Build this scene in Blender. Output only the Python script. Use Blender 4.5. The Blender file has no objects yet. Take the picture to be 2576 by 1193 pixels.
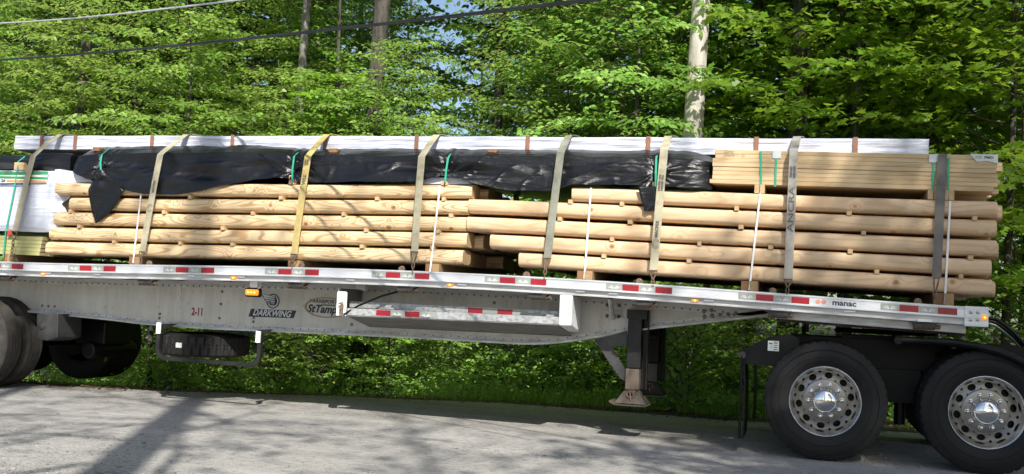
import bpy, math, random
import numpy as np
from mathutils import Matrix, Vector, noise as mnoise
random.seed(7)
S = bpy.context.scene
COL = S.collection
# ------------------------------------------------------------------ camera, sky, sun, exposure
FPX = 2550.0; CX, CY = 1288.0, 596.5            # focal length and centre for a 2576 px wide picture
R = np.array([[0.95958595, 0.02685962, -0.28013099],
              [0.27748867, 0.07540749, 0.95776497],
              [0.04684918, -0.99679099, 0.06490673]])
CAM = np.array([-0.20029737, -9.30082741, 1.24234336])
cd = bpy.data.cameras.new('camera'); cam = bpy.data.objects.new('camera', cd); COL.objects.link(cam)
cd.sensor_width = 36.0; cd.lens = 36.0 * FPX / 2576.0; cd.clip_end = 600; cd.clip_start = 0.1
m = Matrix([[R[i][0], -R[i][1], -R[i][2], CAM[i]] for i in range(3)] + [[0, 0, 0, 1]])
cam.matrix_world = m; S.camera = cam
SUN = Vector((0.335, -0.650, 0.682)).normalized()
W = bpy.data.worlds.new('World'); S.world = W; W.use_nodes = True
wt = W.node_tree; wt.nodes.clear()
wo = wt.nodes.new('ShaderNodeOutputWorld'); bg = wt.nodes.new('ShaderNodeBackground'); sk = wt.nodes.new('ShaderNodeTexSky')
sk.sky_type = 'NISHITA'; sk.sun_disc = False; sk.sun_elevation = math.asin(SUN.z)
sk.sun_rotation = math.atan2(SUN.x, SUN.y); sk.dust_density = 1.5; sk.ozone_density = 1.0; sk.air_density = 1.0
bg.inputs['Strength'].default_value = 0.105
wt.links.new(sk.outputs[0], bg.inputs[0]); wt.links.new(bg.outputs[0], wo.inputs[0])
sd = bpy.data.lights.new('sun', 'SUN'); sun = bpy.data.objects.new('sun', sd); COL.objects.link(sun)
sd.energy = 5.0; sd.angle = math.radians(0.53); sd.color = (1.0, 0.955, 0.88)
sun.rotation_euler = SUN.to_track_quat('Z', 'Y').to_euler(); sun.location = (20, -40, 40)
S.view_settings.view_transform = 'Standard'; S.view_settings.look = 'None'; S.view_settings.gamma = 1.0
S.view_settings.exposure = 0.62
S.cycles.max_bounces = 6; S.cycles.transparent_max_bounces = 8; S.cycles.sample_clamp_indirect = 6

# ------------------------------------------------------------------ helpers
def P(x, y, Y):
    """photograph point (2576 wide) -> point of the vertical plane at depth Y"""
    r = R @ np.array([x - CX, y - CY, FPX]); return CAM + r * (Y - CAM[1]) / r[1]
WP = {}
def origin_of(o): return WP.get(o.name, np.zeros(3)) if o else np.zeros(3)
def props(o, label=None, cat=None, group=None, kind=None):
    if label: o['label'] = label
    if cat: o['category'] = cat
    if group: o['group'] = group
    if kind: o['kind'] = kind
    return o
def thing(name, loc, label, cat, group=None):
    o = bpy.data.objects.new(name, None); COL.objects.link(o); o.location = tuple(loc)
    o.empty_display_size = 0.2
    WP[o.name] = np.array(loc, float); return props(o, label, cat, group)
class MB:
    def __init__(s): s.v = []; s.f = []; s.m = []
    def add(s, vs, fs, mi=0):
        b = len(s.v); s.v += [tuple(map(float, p)) for p in vs]; s.f += [tuple(b + i for i in f) for f in fs]; s.m += [mi] * len(fs); return s
    def box(s, lo, hi, mi=0, M=None):
        x0, y0, z0 = lo; x1, y1, z1 = hi
        vs = [(x0,y0,z0),(x1,y0,z0),(x1,y1,z0),(x0,y1,z0),(x0,y0,z1),(x1,y0,z1),(x1,y1,z1),(x0,y1,z1)]
        if M is not None: vs = [tuple(M @ Vector(p)) for p in vs]
        return s.add(vs, [(0,3,2,1),(4,5,6,7),(0,1,5,4),(1,2,6,5),(2,3,7,6),(3,0,4,7)], mi)
    def hexa(s, a, mi=0):   # 8 points: bottom 4, top 4
        return s.add(a, [(0,3,2,1),(4,5,6,7),(0,1,5,4),(1,2,6,5),(2,3,7,6),(3,0,4,7)], mi)
    def tube(s, pts, r, n=8, mi=0, cap=True, ring=False):
        pts = [np.array(p, float) for p in pts]; N = len(pts)
        rr = r if hasattr(r, '__len__') else [r] * N
        vs = []; prev = None
        for i in range(N):
            d = (pts[(i+1) % N] - pts[i-1]) if ring else (pts[min(i+1, N-1)] - pts[max(i-1, 0)])
            d /= (np.linalg.norm(d) + 1e-9)
            if prev is None:
                a = np.array([0, 0, 1.0]) if abs(d[2]) < .9 else np.array([1.0, 0, 0])
            else: a = prev
            u = a - d * np.dot(a, d); u /= (np.linalg.norm(u) + 1e-9); w = np.cross(d, u); prev = u
            for k in range(n):
                t = 2 * math.pi * k / n; vs.append(pts[i] + rr[i] * (u * math.cos(t) + w * math.sin(t)))
        fs = []
        for i in range(N if ring else N - 1):
            j = (i + 1) % N
            for k in range(n):
                l = (k + 1) % n; fs.append((i*n+k, i*n+l, j*n+l, j*n+k))
        if cap and not ring: fs += [tuple(range(n))[::-1], tuple((N-1)*n+k for k in range(n))]
        return s.add(vs, fs, mi)
    def lathe(s, prof, c, n=48, mi=0, mod=None):
        """closed or open profile of (radius, y) turned about the Y axis through c"""
        vs = []; K = len(prof)
        for i in range(n):
            t = 2 * math.pi * i / n
            for k, (r, y) in enumerate(prof):
                if mod: r = mod(i, k, r, y)
                vs.append((c[0] + r * math.cos(t), c[1] + y, c[2] + r * math.sin(t)))
        fs = []
        for i in range(n):
            j = (i + 1) % n
            for k in range(K - 1): fs.append((i*K+k, i*K+k+1, j*K+k+1, j*K+k))
        return s.add(vs, fs, mi)
    def prism(s, poly, y0, y1, mi=0):
        n = len(poly); vs = [(p[0], y0, p[1]) for p in poly] + [(p[0], y1, p[1]) for p in poly]
        fs = [tuple(range(n)), tuple(range(2*n-1, n-1, -1))] + [(i, i+n, (i+1) % n + n, (i+1) % n) for i in range(n)]
        return s.add(vs, fs, mi)
    def dome(s, c, r, h, n=8, mi=0):      # bolt head facing -Y
        vs = []
        for k, (a, b) in enumerate(((1, 0), (.85, .6), (.45, .95))):
            for i in range(n):
                t = 2*math.pi*i/n; vs.append((c[0]+r*a*math.cos(t), c[1]-h*b, c[2]+r*a*math.sin(t)))
        vs.append((c[0], c[1]-h, c[2])); fs = []
        for k in range(2):
            for i in range(n): j = (i+1) % n; fs.append((k*n+i, k*n+j, (k+1)*n+j, (k+1)*n+i))
        for i in range(n): fs.append((2*n+i, 2*n+(i+1) % n, 3*n))
        return s.add(vs, fs, mi)
    def strip(s, xs, zt, zb, y0, y1, mi=0):  # bar following a curve in X: top zt(x), bottom zb(x)
        vs = []; fs = []
        for x in xs: vs += [(x, y0, zb(x)), (x, y1, zb(x)), (x, y1, zt(x)), (x, y0, zt(x))]
        for i in range(len(xs) - 1):
            a = 4*i; b = a + 4
            for k in range(4): l = (k+1) % 4; fs.append((a+k, b+k, b+l, a+l))
        fs += [(0,1,2,3), tuple(len(vs)-4+k for k in (3,2,1,0))]
        return s.add(vs, fs, mi)
    def build(s, name, mats, parent=None, smooth=False, bevel=0, origin=None, label=None, angle=35):
        o0 = origin_of(parent) if parent is not None else np.array(origin if origin is not None else (0, 0, 0), float)
        me = bpy.data.meshes.new(name); v = np.array(s.v, dtype=float).reshape(-1, 3) - o0
        me.from_pydata(v.tolist(), [], s.f)
        if not isinstance(mats, (list, tuple)): mats = [mats]
        for mt in mats: me.materials.append(mt)
        if len(mats) > 1: me.polygons.foreach_set('material_index', s.m)
        if smooth:
            me.polygons.foreach_set('use_smooth', [True]*len(me.polygons))
            if angle: me.set_sharp_from_angle(angle=math.radians(angle))
        me.update()
        o = bpy.data.objects.new(name, me); COL.objects.link(o)
        if parent is not None: o.parent = parent; WP[o.name] = o0
        else: o.location = tuple(o0); WP[o.name] = o0
        if bevel:
            b = o.modifiers.new('bevel', 'BEVEL'); b.width = bevel; b.segments = 2; b.limit_method = 'ANGLE'; b.angle_limit = .6
        if label: o['label'] = label
        return o
def text_mb(mb, txt, size, org, xd, yd, mi=0, shear=0, ext=.0004, bold=0, space=1.0, align='CENTER', sx=1.0):
    c = bpy.data.curves.new('t', 'FONT'); c.body = txt; c.size = size; c.shear = shear; c.offset = bold; c.space_character = space
    c.align_x = align; c.align_y = 'CENTER'; c.resolution_u = 3; c.extrude = ext
    o = bpy.data.objects.new('t', c); COL.objects.link(o)
    dg = bpy.context.evaluated_depsgraph_get(); me = bpy.data.meshes.new_from_object(o.evaluated_get(dg))
    org = np.array(org, float); xd = np.array(xd, float); yd = np.array(yd, float); xd /= np.linalg.norm(xd); yd /= np.linalg.norm(yd)
    nd = np.cross(xd, yd)
    vs = [org + xd*v.co.x*sx + yd*v.co.y + nd*v.co.z for v in me.vertices]; fs = [tuple(p.vertices) for p in me.polygons]
    bpy.data.objects.remove(o); bpy.data.curves.remove(c); bpy.data.meshes.remove(me)
    if fs: mb.add(vs, fs, mi)

# ------------------------------------------------------------------ materials
def NT(name):
    mt = bpy.data.materials.new(name); mt.use_nodes = True; nt = mt.node_tree
    return mt, nt, nt.nodes['Principled BSDF']
def node(nt, t, **k):
    n = nt.nodes.new(t)
    for a, b in k.items(): setattr(n, a, b)
    return n
def ramp(nt, fac, stops):
    r = node(nt, 'ShaderNodeValToRGB'); e = r.color_ramp.elements
    while len(e) < len(stops): e.new(.5)
    for i, (p, c) in enumerate(stops): e[i].position = p; e[i].color = tuple(c) + (1,) if len(c) == 3 else c
    nt.links.new(fac, r.inputs[0]); return r.outputs[0]
def coords(nt, scale=(1,1,1), kind='Object', rnd=False):
    tc = node(nt, 'ShaderNodeTexCoord'); mp = node(nt, 'ShaderNodeMapping'); mp.inputs['Scale'].default_value = scale
    nt.links.new(tc.outputs[kind], mp.inputs[0])
    if rnd:
        oi = node(nt, 'ShaderNodeObjectInfo'); ml = node(nt, 'ShaderNodeMath', operation='MULTIPLY'); ml.inputs[1].default_value = 37.0
        nt.links.new(oi.outputs['Random'], ml.inputs[0]); nt.links.new(ml.outputs[0], mp.inputs['Location'])
    return mp.outputs[0]
def noise(nt, vec, scale, detail=4, rough=.55, dist=0):
    n = node(nt, 'ShaderNodeTexNoise'); n.inputs['Scale'].default_value = scale; n.inputs['Detail'].default_value = detail
    n.inputs['Roughness'].default_value = rough; n.inputs['Distortion'].default_value = dist
    nt.links.new(vec, n.inputs['Vector']); return n.outputs['Fac']
def mixc(nt, fac, a, b, mode='MIX'):
    n = node(nt, 'ShaderNodeMix', data_type='RGBA', blend_type=mode)
    for i, v in ((0, fac), (6, a), (7, b)):
        if isinstance(v, (int, float)): n.inputs[i].default_value = v
        elif isinstance(v, tuple): n.inputs[i].default_value = v + (1,)
        else: nt.links.new(v, n.inputs[i])
    return n.outputs[2]
def mth(nt, op, a, b=0.0, c=None):
    n = node(nt, 'ShaderNodeMath', operation=op)
    for i, v in enumerate((a, b) if c is None else (a, b, c)):
        if isinstance(v, (int, float)): n.inputs[i].default_value = v
        else: nt.links.new(v, n.inputs[i])
    return n.outputs[0]
def bump(nt, bs, h, st, dist=.01):
    b = node(nt, 'ShaderNodeBump'); b.inputs['Strength'].default_value = st; b.inputs['Distance'].default_value = dist
    nt.links.new(h, b.inputs['Height']); nt.links.new(b.outputs[0], bs.inputs['Normal'])
def dirty(name, c1, c2, scale=6, stretch=(1,1,1), rough=.6, metal=0, lo=.35, hi=.7, bmp=0, r2=None, detail=5, spec=.5, rnd=False):
    mt, nt, bs = NT(name); v = coords(nt, stretch, rnd=rnd); n = noise(nt, v, scale, detail, .6)
    nt.links.new(ramp(nt, n, [(lo, c1), (hi, c2)]), bs.inputs['Base Color'])
    bs.inputs['Metallic'].default_value = metal; bs.inputs['Specular IOR Level'].default_value = spec
    if r2 is None: bs.inputs['Roughness'].default_value = rough
    else:
        rr = node(nt, 'ShaderNodeMapRange'); rr.inputs['To Min'].default_value = rough; rr.inputs['To Max'].default_value = r2
        nt.links.new(n, rr.inputs[0]); nt.links.new(rr.outputs[0], bs.inputs['Roughness'])
    if bmp: bump(nt, bs, noise(nt, v, scale*4, 4), bmp)
    return mt
def wood(name, base, dark, amp, rings=13, knots=True, sx=.55, sz=9, kcol=(.30,.13,.05), seed=0):
    mt, nt, bs = NT(name); v = coords(nt, (1,1,1), rnd=True)
    def mp(s, off=0):
        k = node(nt, 'ShaderNodeMapping'); k.inputs['Scale'].default_value = s; k.inputs['Location'].default_value = (off, off*2, 0); nt.links.new(v, k.inputs[0]); return k.outputs[0]
    fld = noise(nt, mp((sx, sz, sz), seed), 1.0, 1.2, .45, .35)
    val = fld
    if knots:
        vo = node(nt, 'ShaderNodeTexVoronoi'); vo.inputs['Scale'].default_value = 1.0; vo.inputs['Randomness'].default_value = 1.0
        nt.links.new(mp((4.2, 5.0, 5.0), seed+3), vo.inputs['Vector']); d = vo.outputs['Distance']
        halo = ramp(nt, d, [(.0, (1,1,1)), (.36, (0,0,0))]); val = mth(nt, 'ADD', fld, mth(nt, 'MULTIPLY', halo, .22))
    w = mth(nt, 'SINE', mth(nt, 'MULTIPLY', val, rings * 6.283))
    line = ramp(nt, mth(nt, 'MULTIPLY_ADD', w, .5, .5), [(.62, (0,0,0)), (.98, (1,1,1))])
    fine = noise(nt, mp((1.5, 90, 90), 5), 1.0, 3)
    big = noise(nt, mp((.9, 2, 2), 9), 1.0, 2)
    c = mixc(nt, mth(nt, 'MULTIPLY', line, amp), base, dark)
    c = mixc(nt, mth(nt, 'MULTIPLY', ramp(nt, big, [(.35, (0,0,0)), (.7, (1,1,1))]), .35), c, (base[0]*.95, base[1]*.88, base[2]*.76))
    c = mixc(nt, mth(nt, 'MULTIPLY', fine, .13), c, dark)
    if knots:
        kk = ramp(nt, d, [(.09, (1,1,1)), (.14, (0,0,0))]); c = mixc(nt, mth(nt, 'MULTIPLY', kk, .85), c, kcol)
        kr = ramp(nt, d, [(.03, (1,1,1)), (.065, (0,0,0))]); c = mixc(nt, mth(nt, 'MULTIPLY', kr, .6), c, (.12,.05,.02))
    oi = node(nt, 'ShaderNodeObjectInfo'); hs = node(nt, 'ShaderNodeHueSaturation')
    nt.links.new(mth(nt, 'MULTIPLY_ADD', oi.outputs['Random'], .16, .92), hs.inputs['Value']); nt.links.new(c, hs.inputs['Color'])
    nt.links.new(hs.outputs[0], bs.inputs['Base Color']); bs.inputs['Roughness'].default_value = .62; bs.inputs['Specular IOR Level'].default_value = .3
    bump(nt, bs, mth(nt, 'ADD', fine, mth(nt, 'MULTIPLY', line, .4)), .25, .002)
    return mt
def leafmat(name, c1, c2, c3, trans, tcol):
    mt = bpy.data.materials.new(name); mt.use_nodes = True; nt = mt.node_tree; bs = nt.nodes['Principled BSDF']; out = nt.nodes['Material Output']
    at = node(nt, 'ShaderNodeAttribute', attribute_name='tone'); oi = node(nt, 'ShaderNodeObjectInfo')
    c = ramp(nt, at.outputs['Fac'], [(0, c1), (.55, c2), (1, c3)])
    hs = node(nt, 'ShaderNodeHueSaturation'); nt.links.new(c, hs.inputs['Color']); nt.links.new(mth(nt, 'MULTIPLY_ADD', oi.outputs['Random'], .3, .85), hs.inputs['Value'])
    nt.links.new(mth(nt, 'MULTIPLY_ADD', oi.outputs['Random'], .03, .485), hs.inputs['Hue'])
    nt.links.new(hs.outputs[0], bs.inputs['Base Color']); bs.inputs['Roughness'].default_value = .42; bs.inputs['Specular IOR Level'].default_value = .45
    tr = node(nt, 'ShaderNodeBsdfTranslucent'); nt.links.new(mixc(nt, .5, hs.outputs[0], tcol), tr.inputs[0])
    mx = node(nt, 'ShaderNodeMixShader'); mx.inputs[0].default_value = trans
    nt.links.new(bs.outputs[0], mx.inputs[1]); nt.links.new(tr.outputs[0], mx.inputs[2]); nt.links.new(mx.outputs[0], out.inputs[0]); return mt
def flat(name, c, rough=.5, metal=0, emit=None, es=0, spec=.5, var=.12):
    mt, nt, bs = NT(name); v = coords(nt, rnd=True); n = noise(nt, v, 9, 4)
    nt.links.new(mixc(nt, n, tuple(x*(1-var) for x in c), tuple(min(1, x*(1+var)) for x in c)), bs.inputs['Base Color'])
    bs.inputs['Roughness'].default_value = rough; bs.inputs['Metallic'].default_value = metal; bs.inputs['Specular IOR Level'].default_value = spec
    if emit: bs.inputs['Emission Color'].default_value = emit + (1,); bs.inputs['Emission Strength'].default_value = es
    return mt
M = {}
M['logA'] = wood('pine_grain', (.74,.575,.36), (.42,.24,.10), .85, rings=13, sx=.8, sz=6.5)
M['logB'] = wood('pine_smooth', (.71,.52,.335), (.50,.31,.16), .5, rings=8, sx=.7, sz=6, kcol=(.38,.17,.06), seed=21)
M['end'] = wood('end_grain', (.50,.36,.20), (.33,.19,.09), .5, rings=8, knots=False, sx=9)
M['board'] = wood('board', (.62,.47,.28), (.42,.26,.12), .5, rings=5, knots=False, seed=40)
M['boardend'] = wood('board_end', (.42,.33,.19), (.28,.19,.10), .4, rings=7, knots=False, sx=9, seed=44)
M['treated'] = wood('treated', (.45,.44,.20), (.30,.27,.10), .3, rings=5, knots=False, seed=60)
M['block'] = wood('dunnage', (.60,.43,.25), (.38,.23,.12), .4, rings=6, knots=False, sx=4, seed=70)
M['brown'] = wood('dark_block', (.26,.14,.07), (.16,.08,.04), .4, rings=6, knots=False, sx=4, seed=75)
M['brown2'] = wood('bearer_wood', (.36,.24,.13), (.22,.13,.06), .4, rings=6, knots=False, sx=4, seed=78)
M['rail'] = dirty('aluminium_rail', (.80,.81,.83), (.60,.61,.63), 3, (1,4,10), .34, .55, .35, .8, r2=.5)
M['raillow'] = dirty('aluminium_flange', (.66,.66,.66), (.42,.41,.39), 4, (1,4,8), .42, .4, .35, .75, r2=.6)
def webmat():
    mt, nt, bs = NT('beam_paint'); v = coords(nt, (5,1,.5)); a = noise(nt, v, 2.2, 6, .65); b = noise(nt, coords(nt, (1,1,1)), 1.1, 5, .6); c = noise(nt, coords(nt, (1,1,1)), 22, 4, .6)
    col = mixc(nt, ramp(nt, a, [(.42, (0,0,0)), (.78, (1,1,1))]), (.62,.60,.55), (.45,.42,.36))
    col = mixc(nt, ramp(nt, b, [(.4, (0,0,0)), (.75, (1,1,1))]), col, (.44,.42,.37))
    col = mixc(nt, ramp(nt, c, [(.62, (0,0,0)), (.72, (.6,.6,.6))]), col, (.28,.24,.19))
    nt.links.new(col, bs.inputs['Base Color']); bs.inputs['Roughness'].default_value = .45; bs.inputs['Metallic'].default_value = .15; return mt
M['web'] = webmat()
M['flange'] = dirty('flange_metal', (.62,.62,.61), (.34,.32,.29), 5, (1,3,6), .38, .45, .35, .75, r2=.6)
M['corroded'] = dirty('corroded_alu', (.52,.53,.53), (.27,.27,.26), 22, (1,1,1.5), .4, .5, .42, .66, r2=.7)
M['pan'] = dirty('rack_pan', (.26,.26,.25), (.14,.13,.12), 5, (1,2,2), .5, .5)
M['red'] = flat('red_reflector', (.30,.012,.022), .25, spec=.6, var=.25)
M['silver'] = flat('silver_reflector', (.34,.36,.33), .3, .2)
M['mark'] = flat('white_mark', (.66,.68,.66), .4)
M['dsteel'] = dirty('dark_steel', (.035,.034,.035), (.11,.095,.08), 7, rough=.5, metal=.3, lo=.4, hi=.8)
M['rust'] = dirty('rusty_steel', (.10,.055,.035), (.26,.19,.14), 30, rough=.75, metal=.3)
M['black'] = dirty('black_paint', (.003,.003,.0035), (.009,.0085,.0085), 4, spec=.22, rough=.42, metal=0, lo=.35, hi=.8)
M['blue'] = dirty('steel_plate_dust', (.035,.04,.048), (.08,.075,.07), 6, rough=.5, metal=.4)
M['leglow'] = dirty('dusty_leg', (.10,.075,.055), (.20,.155,.115), 6, (3,3,1), rough=.75)
M['legfoot'] = dirty('foot_dusty', (.035,.030,.025), (.09,.07,.055), 9, rough=.8)
M['white'] = dirty('white_panel', (.80,.80,.80), (.58,.56,.53), 3, rough=.35, lo=.45, hi=.85)
M['tyre'] = dirty('tyre_rubber', (.006,.006,.0065), (.018,.0165,.015), 5, rough=.62, lo=.35, hi=.8, bmp=.15, r2=.85, spec=.4)
M['tyredusty'] = dirty('tyre_rubber_dusty', (.032,.030,.028), (.08,.074,.066), 7, rough=.85, lo=.3, hi=.75, bmp=.15, spec=.2)
M['disc'] = dirty('dull_disc', (.34,.325,.305), (.22,.205,.185), 3, rough=.30, metal=1, lo=.35, hi=.75, r2=.42)
M['alu'] = dirty('polished_aluminium', (.76,.76,.76), (.62,.61,.59), 3, rough=.17, metal=1, lo=.4, hi=.85, r2=.3)
M['chrome'] = flat('chrome', (.82,.82,.82), .07, 1)
M['legdark'] = dirty('leg_dark', (.014,.013,.014), (.04,.035,.032), 7, rough=.55, metal=.2, lo=.4, hi=.85); M['rivet'] = flat('rivet_metal', (.24,.23,.21), .5, .4); M['dark'] = flat('dark_hole', (.008,.008,.009), .8)
M['amber'] = flat('amber_lens', (.75,.22,.02), .2, emit=(1,.30,.02), es=.55)
M['amberspot'] = flat('amber_led', (1,.5,.08), .2, emit=(1,.55,.12), es=2.0)
M['navy'] = flat('decal_navy', (.022,.022,.028), .4)
M['decalred'] = flat('decal_red', (.28,.02,.03), .4)
M['decalgrey'] = flat('decal_grey', (.58,.60,.63), .4)
M['decaltan'] = flat('decal_tan', (.40,.31,.20), .4)
M['decalgreen'] = flat('decal_green', (.10,.15,.11), .4)
M['pinkred'] = flat('decal_orange', (.75,.30,.20), .4)
M['greenband'] = flat('green_band', (.03,.36,.22), .35)
M['whiteband'] = flat('white_band', (.82,.83,.84), .35)
M['brownband'] = dirty('rusty_band', (.30,.13,.07), (.20,.11,.08), 20, rough=.6)
M['wrapgreen'] = flat('wrap_green', (.03,.27,.10), .4, var=.3); M['wraporange'] = flat('wrap_orange', (.62,.27,.08), .4)
M['wrapblue'] = flat('wrap_dark', (.03,.04,.16), .4); M['wrapred'] = flat('wrap_red', (.5,.05,.04), .4)
M['ink'] = flat('ink', (.11,.10,.085), .7)
def webbing(name, c):
    mt, nt, bs = NT(name); n = noise(nt, coords(nt, (1,1,1)), 9, 5, .6); n2 = noise(nt, coords(nt, (1,1,1), rnd=True), 3, 3)
    col = mixc(nt, ramp(nt, n, [(.45, (0,0,0)), (.75, (1,1,1))]), c, tuple(x*.5 for x in c)); col = mixc(nt, mth(nt, 'MULTIPLY', n2, .35), col, tuple(x*.6 for x in c))
    nt.links.new(col, bs.inputs['Base Color']); bs.inputs['Roughness'].default_value = .7; bump(nt, bs, noise(nt, coords(nt, (1,1,1)), 500, 1), .3, .001); return mt
M['strapA'] = webbing('webbing_tan', (.46,.42,.29)); M['strapY'] = webbing('webbing_yellow', (.56,.44,.17)); M['strapG'] = webbing('webbing_olive', (.27,.27,.21)); M['strapD'] = webbing('webbing_grey', (.17,.155,.135)); M['strapS'] = webbing('webbing_silver', (.36,.34,.30))
def tarp(name, c, rough, st, sx, spec, trans=0):
    mt, nt, bs = NT(name); a = noise(nt, coords(nt, (sx,6,9)), 1.6, 5, .6, .5); b = noise(nt, coords(nt, (2.5,5,5)), 4, 4, .6, .8)
    bs.inputs['Roughness'].default_value = rough; bs.inputs['Specular IOR Level'].default_value = spec
    nt.links.new(mixc(nt, noise(nt, coords(nt), 2.5, 4), c, tuple(x*.8 for x in c)), bs.inputs['Base Color'])
    bump(nt, bs, mth(nt, 'ADD', a, mth(nt, 'MULTIPLY', b, .5)), st, .03); return mt
def whitewrap():
    mt, nt, bs = NT('white_wrap'); a = noise(nt, coords(nt, (.7,3,16)), 1.0, 5, .62, 1.2); b = noise(nt, coords(nt, (1.8,4,30)), 1.0, 4, .6, .8); c = noise(nt, coords(nt, (.5,1,1)), 2, 3)
    nt.links.new(mixc(nt, c, (.62,.64,.71), (.54,.57,.66)), bs.inputs['Base Color']); bs.inputs['Roughness'].default_value = .32; bs.inputs['Specular IOR Level'].default_value = .7
    bump(nt, bs, mth(nt, 'ADD', a, mth(nt, 'MULTIPLY', b, .15)), .5, .05); return mt
M['tarpW'] = whitewrap(); M['tarpB'] = tarp('black_tarp', (.006,.006,.007), .34, .42, .9, .5)
def bark(name, a, b, sc=6, st=.8):
    mt, nt, bs = NT(name); v = coords(nt, (1,1,.22), rnd=False); n = noise(nt, v, sc*2.5, 6, .65, .4); n2 = noise(nt, coords(nt, (1,1,1)), 3, 4)
    col = mixc(nt, ramp(nt, n, [(.38, (0,0,0)), (.62, (1,1,1))]), a, b); col = mixc(nt, ramp(nt, n2, [(.55, (0,0,0)), (.68, (.7,.7,.7))]), col, (b[0]*1.25, b[1]*1.3, b[2]*1.15))
    nt.links.new(col, bs.inputs['Base Color']); bs.inputs['Roughness'].default_value = .9; bump(nt, bs, n, st, .03); return mt
M['bark'] = bark('bark_dark', (.022,.019,.016), (.085,.075,.06)); M['barkgrey'] = bark('bark_grey', (.09,.085,.075), (.24,.23,.20))
M['barkpale'] = bark('bark_pale', (.34,.31,.27), (.50,.47,.42), 4, .25)
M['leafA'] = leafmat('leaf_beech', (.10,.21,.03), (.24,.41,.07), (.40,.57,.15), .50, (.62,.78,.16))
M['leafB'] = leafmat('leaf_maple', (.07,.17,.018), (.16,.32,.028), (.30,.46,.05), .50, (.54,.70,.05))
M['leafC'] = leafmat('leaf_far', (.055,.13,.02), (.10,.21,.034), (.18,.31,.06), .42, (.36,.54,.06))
M['leafU'] = leafmat('leaf_undergrowth', (.09,.20,.03), (.20,.36,.06), (.34,.50,.11), .46, (.52,.70,.12))
def roadmat():
    mt, nt, bs = NT('dusty_road'); v = coords(nt); a = noise(nt, v, .5, 5, .6); b = noise(nt, v, 60, 4, .7); c = noise(nt, coords(nt, (.25,1.2,1)), 1.4, 5, .6); d = noise(nt, v, 260, 2, .6)
    col = mixc(nt, ramp(nt, a, [(.35, (0,0,0)), (.7, (1,1,1))]), (.42,.405,.375), (.31,.30,.28)); col = mixc(nt, ramp(nt, c, [(.5, (0,0,0)), (.8, (.8,.8,.8))]), col, (.20,.19,.175))
    col = mixc(nt, ramp(nt, b, [(.45, (0,0,0)), (.75, (.6,.6,.6))]), col, (.24,.225,.20)); col = mixc(nt, ramp(nt, d, [(.5, (0,0,0)), (.8, (.6,.6,.6))]), col, (.50,.48,.45))
    e = noise(nt, coords(nt, (1,1,1)), 14, 5, .7); col = mixc(nt, ramp(nt, e, [(.48, (0,0,0)), (.66, (.75,.75,.75))]), col, (.21,.20,.185)); f_ = noise(nt, coords(nt, (.08,.9,1)), 2.2, 4, .6); col = mixc(nt, ramp(nt, f_, [(.5, (0,0,0)), (.66, (.6,.6,.6))]), col, (.46,.445,.41))
    nt.links.new(col, bs.inputs['Base Color']); bs.inputs['Roughness'].default_value = .92
    bump(nt, bs, mth(nt, 'ADD', mth(nt, 'ADD', b, mth(nt, 'MULTIPLY', e, 2.5)), mth(nt, 'MULTIPLY', c, 2)), .8, .02); return mt
M['road'] = roadmat()
M['soil'] = dirty('forest_floor', (.035,.026,.015), (.09,.075,.035), 3, rough=.95, bmp=.6)
M['stone'] = dirty('gravel_stone', (.30,.29,.27), (.13,.125,.12), 9, rough=.9, lo=.3, hi=.7)

# ------------------------------------------------------------------ terrain and road
EX = [-60,-12,-9,-8.03,-7.22,-5.99,-5.26,-3.82,-2.77,-1.23,1,4,40]; EY = [.9,1.15,1.25,1.41,1.79,2.4,2.7,3.2,3.25,3.2,3.35,3.5,4.0]
def edge(x): return float(np.interp(x, EX, EY))
def gz(x, y):
    e = edge(x); d = y - e
    dip = float(np.interp(x, [-12,-7,-4,-1], [.50,.46,.25,.0]))
    if d < 0: return 0.0 if y > -12 else (-12 - y) * .02
    s = min(d / 1.3, 1); s = s*s*(3-2*s)
    z = -dip * s
    if d > 2.2: z += (min(d, 30) - 2.2) * .02
    return z + .06 * mnoise.noise(Vector((x*.6, y*.6, 0))) * min(1, d*1.5)
def grid(xs, ys, zf):
    vs = [(x, y, zf(x, y)) for y in ys for x in xs]; n = len(xs)
    return vs, [(j*n+i, j*n+i+1, (j+1)*n+i+1, (j+1)*n+i) for j in range(len(ys)-1) for i in range(n-1)]
xs = list(np.concatenate([np.linspace(-260,-24,14), np.linspace(-22,10,110), np.linspace(12,240,14)])); ys = list(np.concatenate([np.linspace(-120,-14,10), np.linspace(-13,0,10), np.linspace(.3,9,60), np.linspace(10,40,20), np.linspace(45,360,12)]))
g = MB(); g.add(*grid(xs, ys, lambda x, y: gz(x, y) - .012)); o = g.build('ground', M['soil'], smooth=True, angle=None); props(o, 'brown leaf-littered ground of the wood beside the road', 'ground', kind='structure')
rx = list(np.concatenate([np.linspace(-60,-14,12), np.linspace(-13.5,4.5,120), np.linspace(5,40,10)])); vs = []
K = 40
def roadz(x, y): return .012*mnoise.noise(Vector((x*.7, y*.9, 3))) - .008 if y > -12 else 0
for x in rx:
    e = edge(x) + .10*mnoise.noise(Vector((x*1.3, 0, 5))) + .05*mnoise.noise(Vector((x*5, 0, 9)))
    for k in range(K): t = k/(K-1); y = -12 + (e+12)*t; vs.append((x, y, max(roadz(x, y), -.006) if k < K-1 else -.02))
g = MB(); g.add(vs, [(i*K+k, (i+1)*K+k, (i+1)*K+k+1, i*K+k+1) for i in range(len(rx)-1) for k in range(K-1)]); o = g.build('road', M['road'], smooth=True, angle=None); props(o, 'pale dusty grey gravel road the trailer stands on', 'road', kind='structure')
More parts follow.
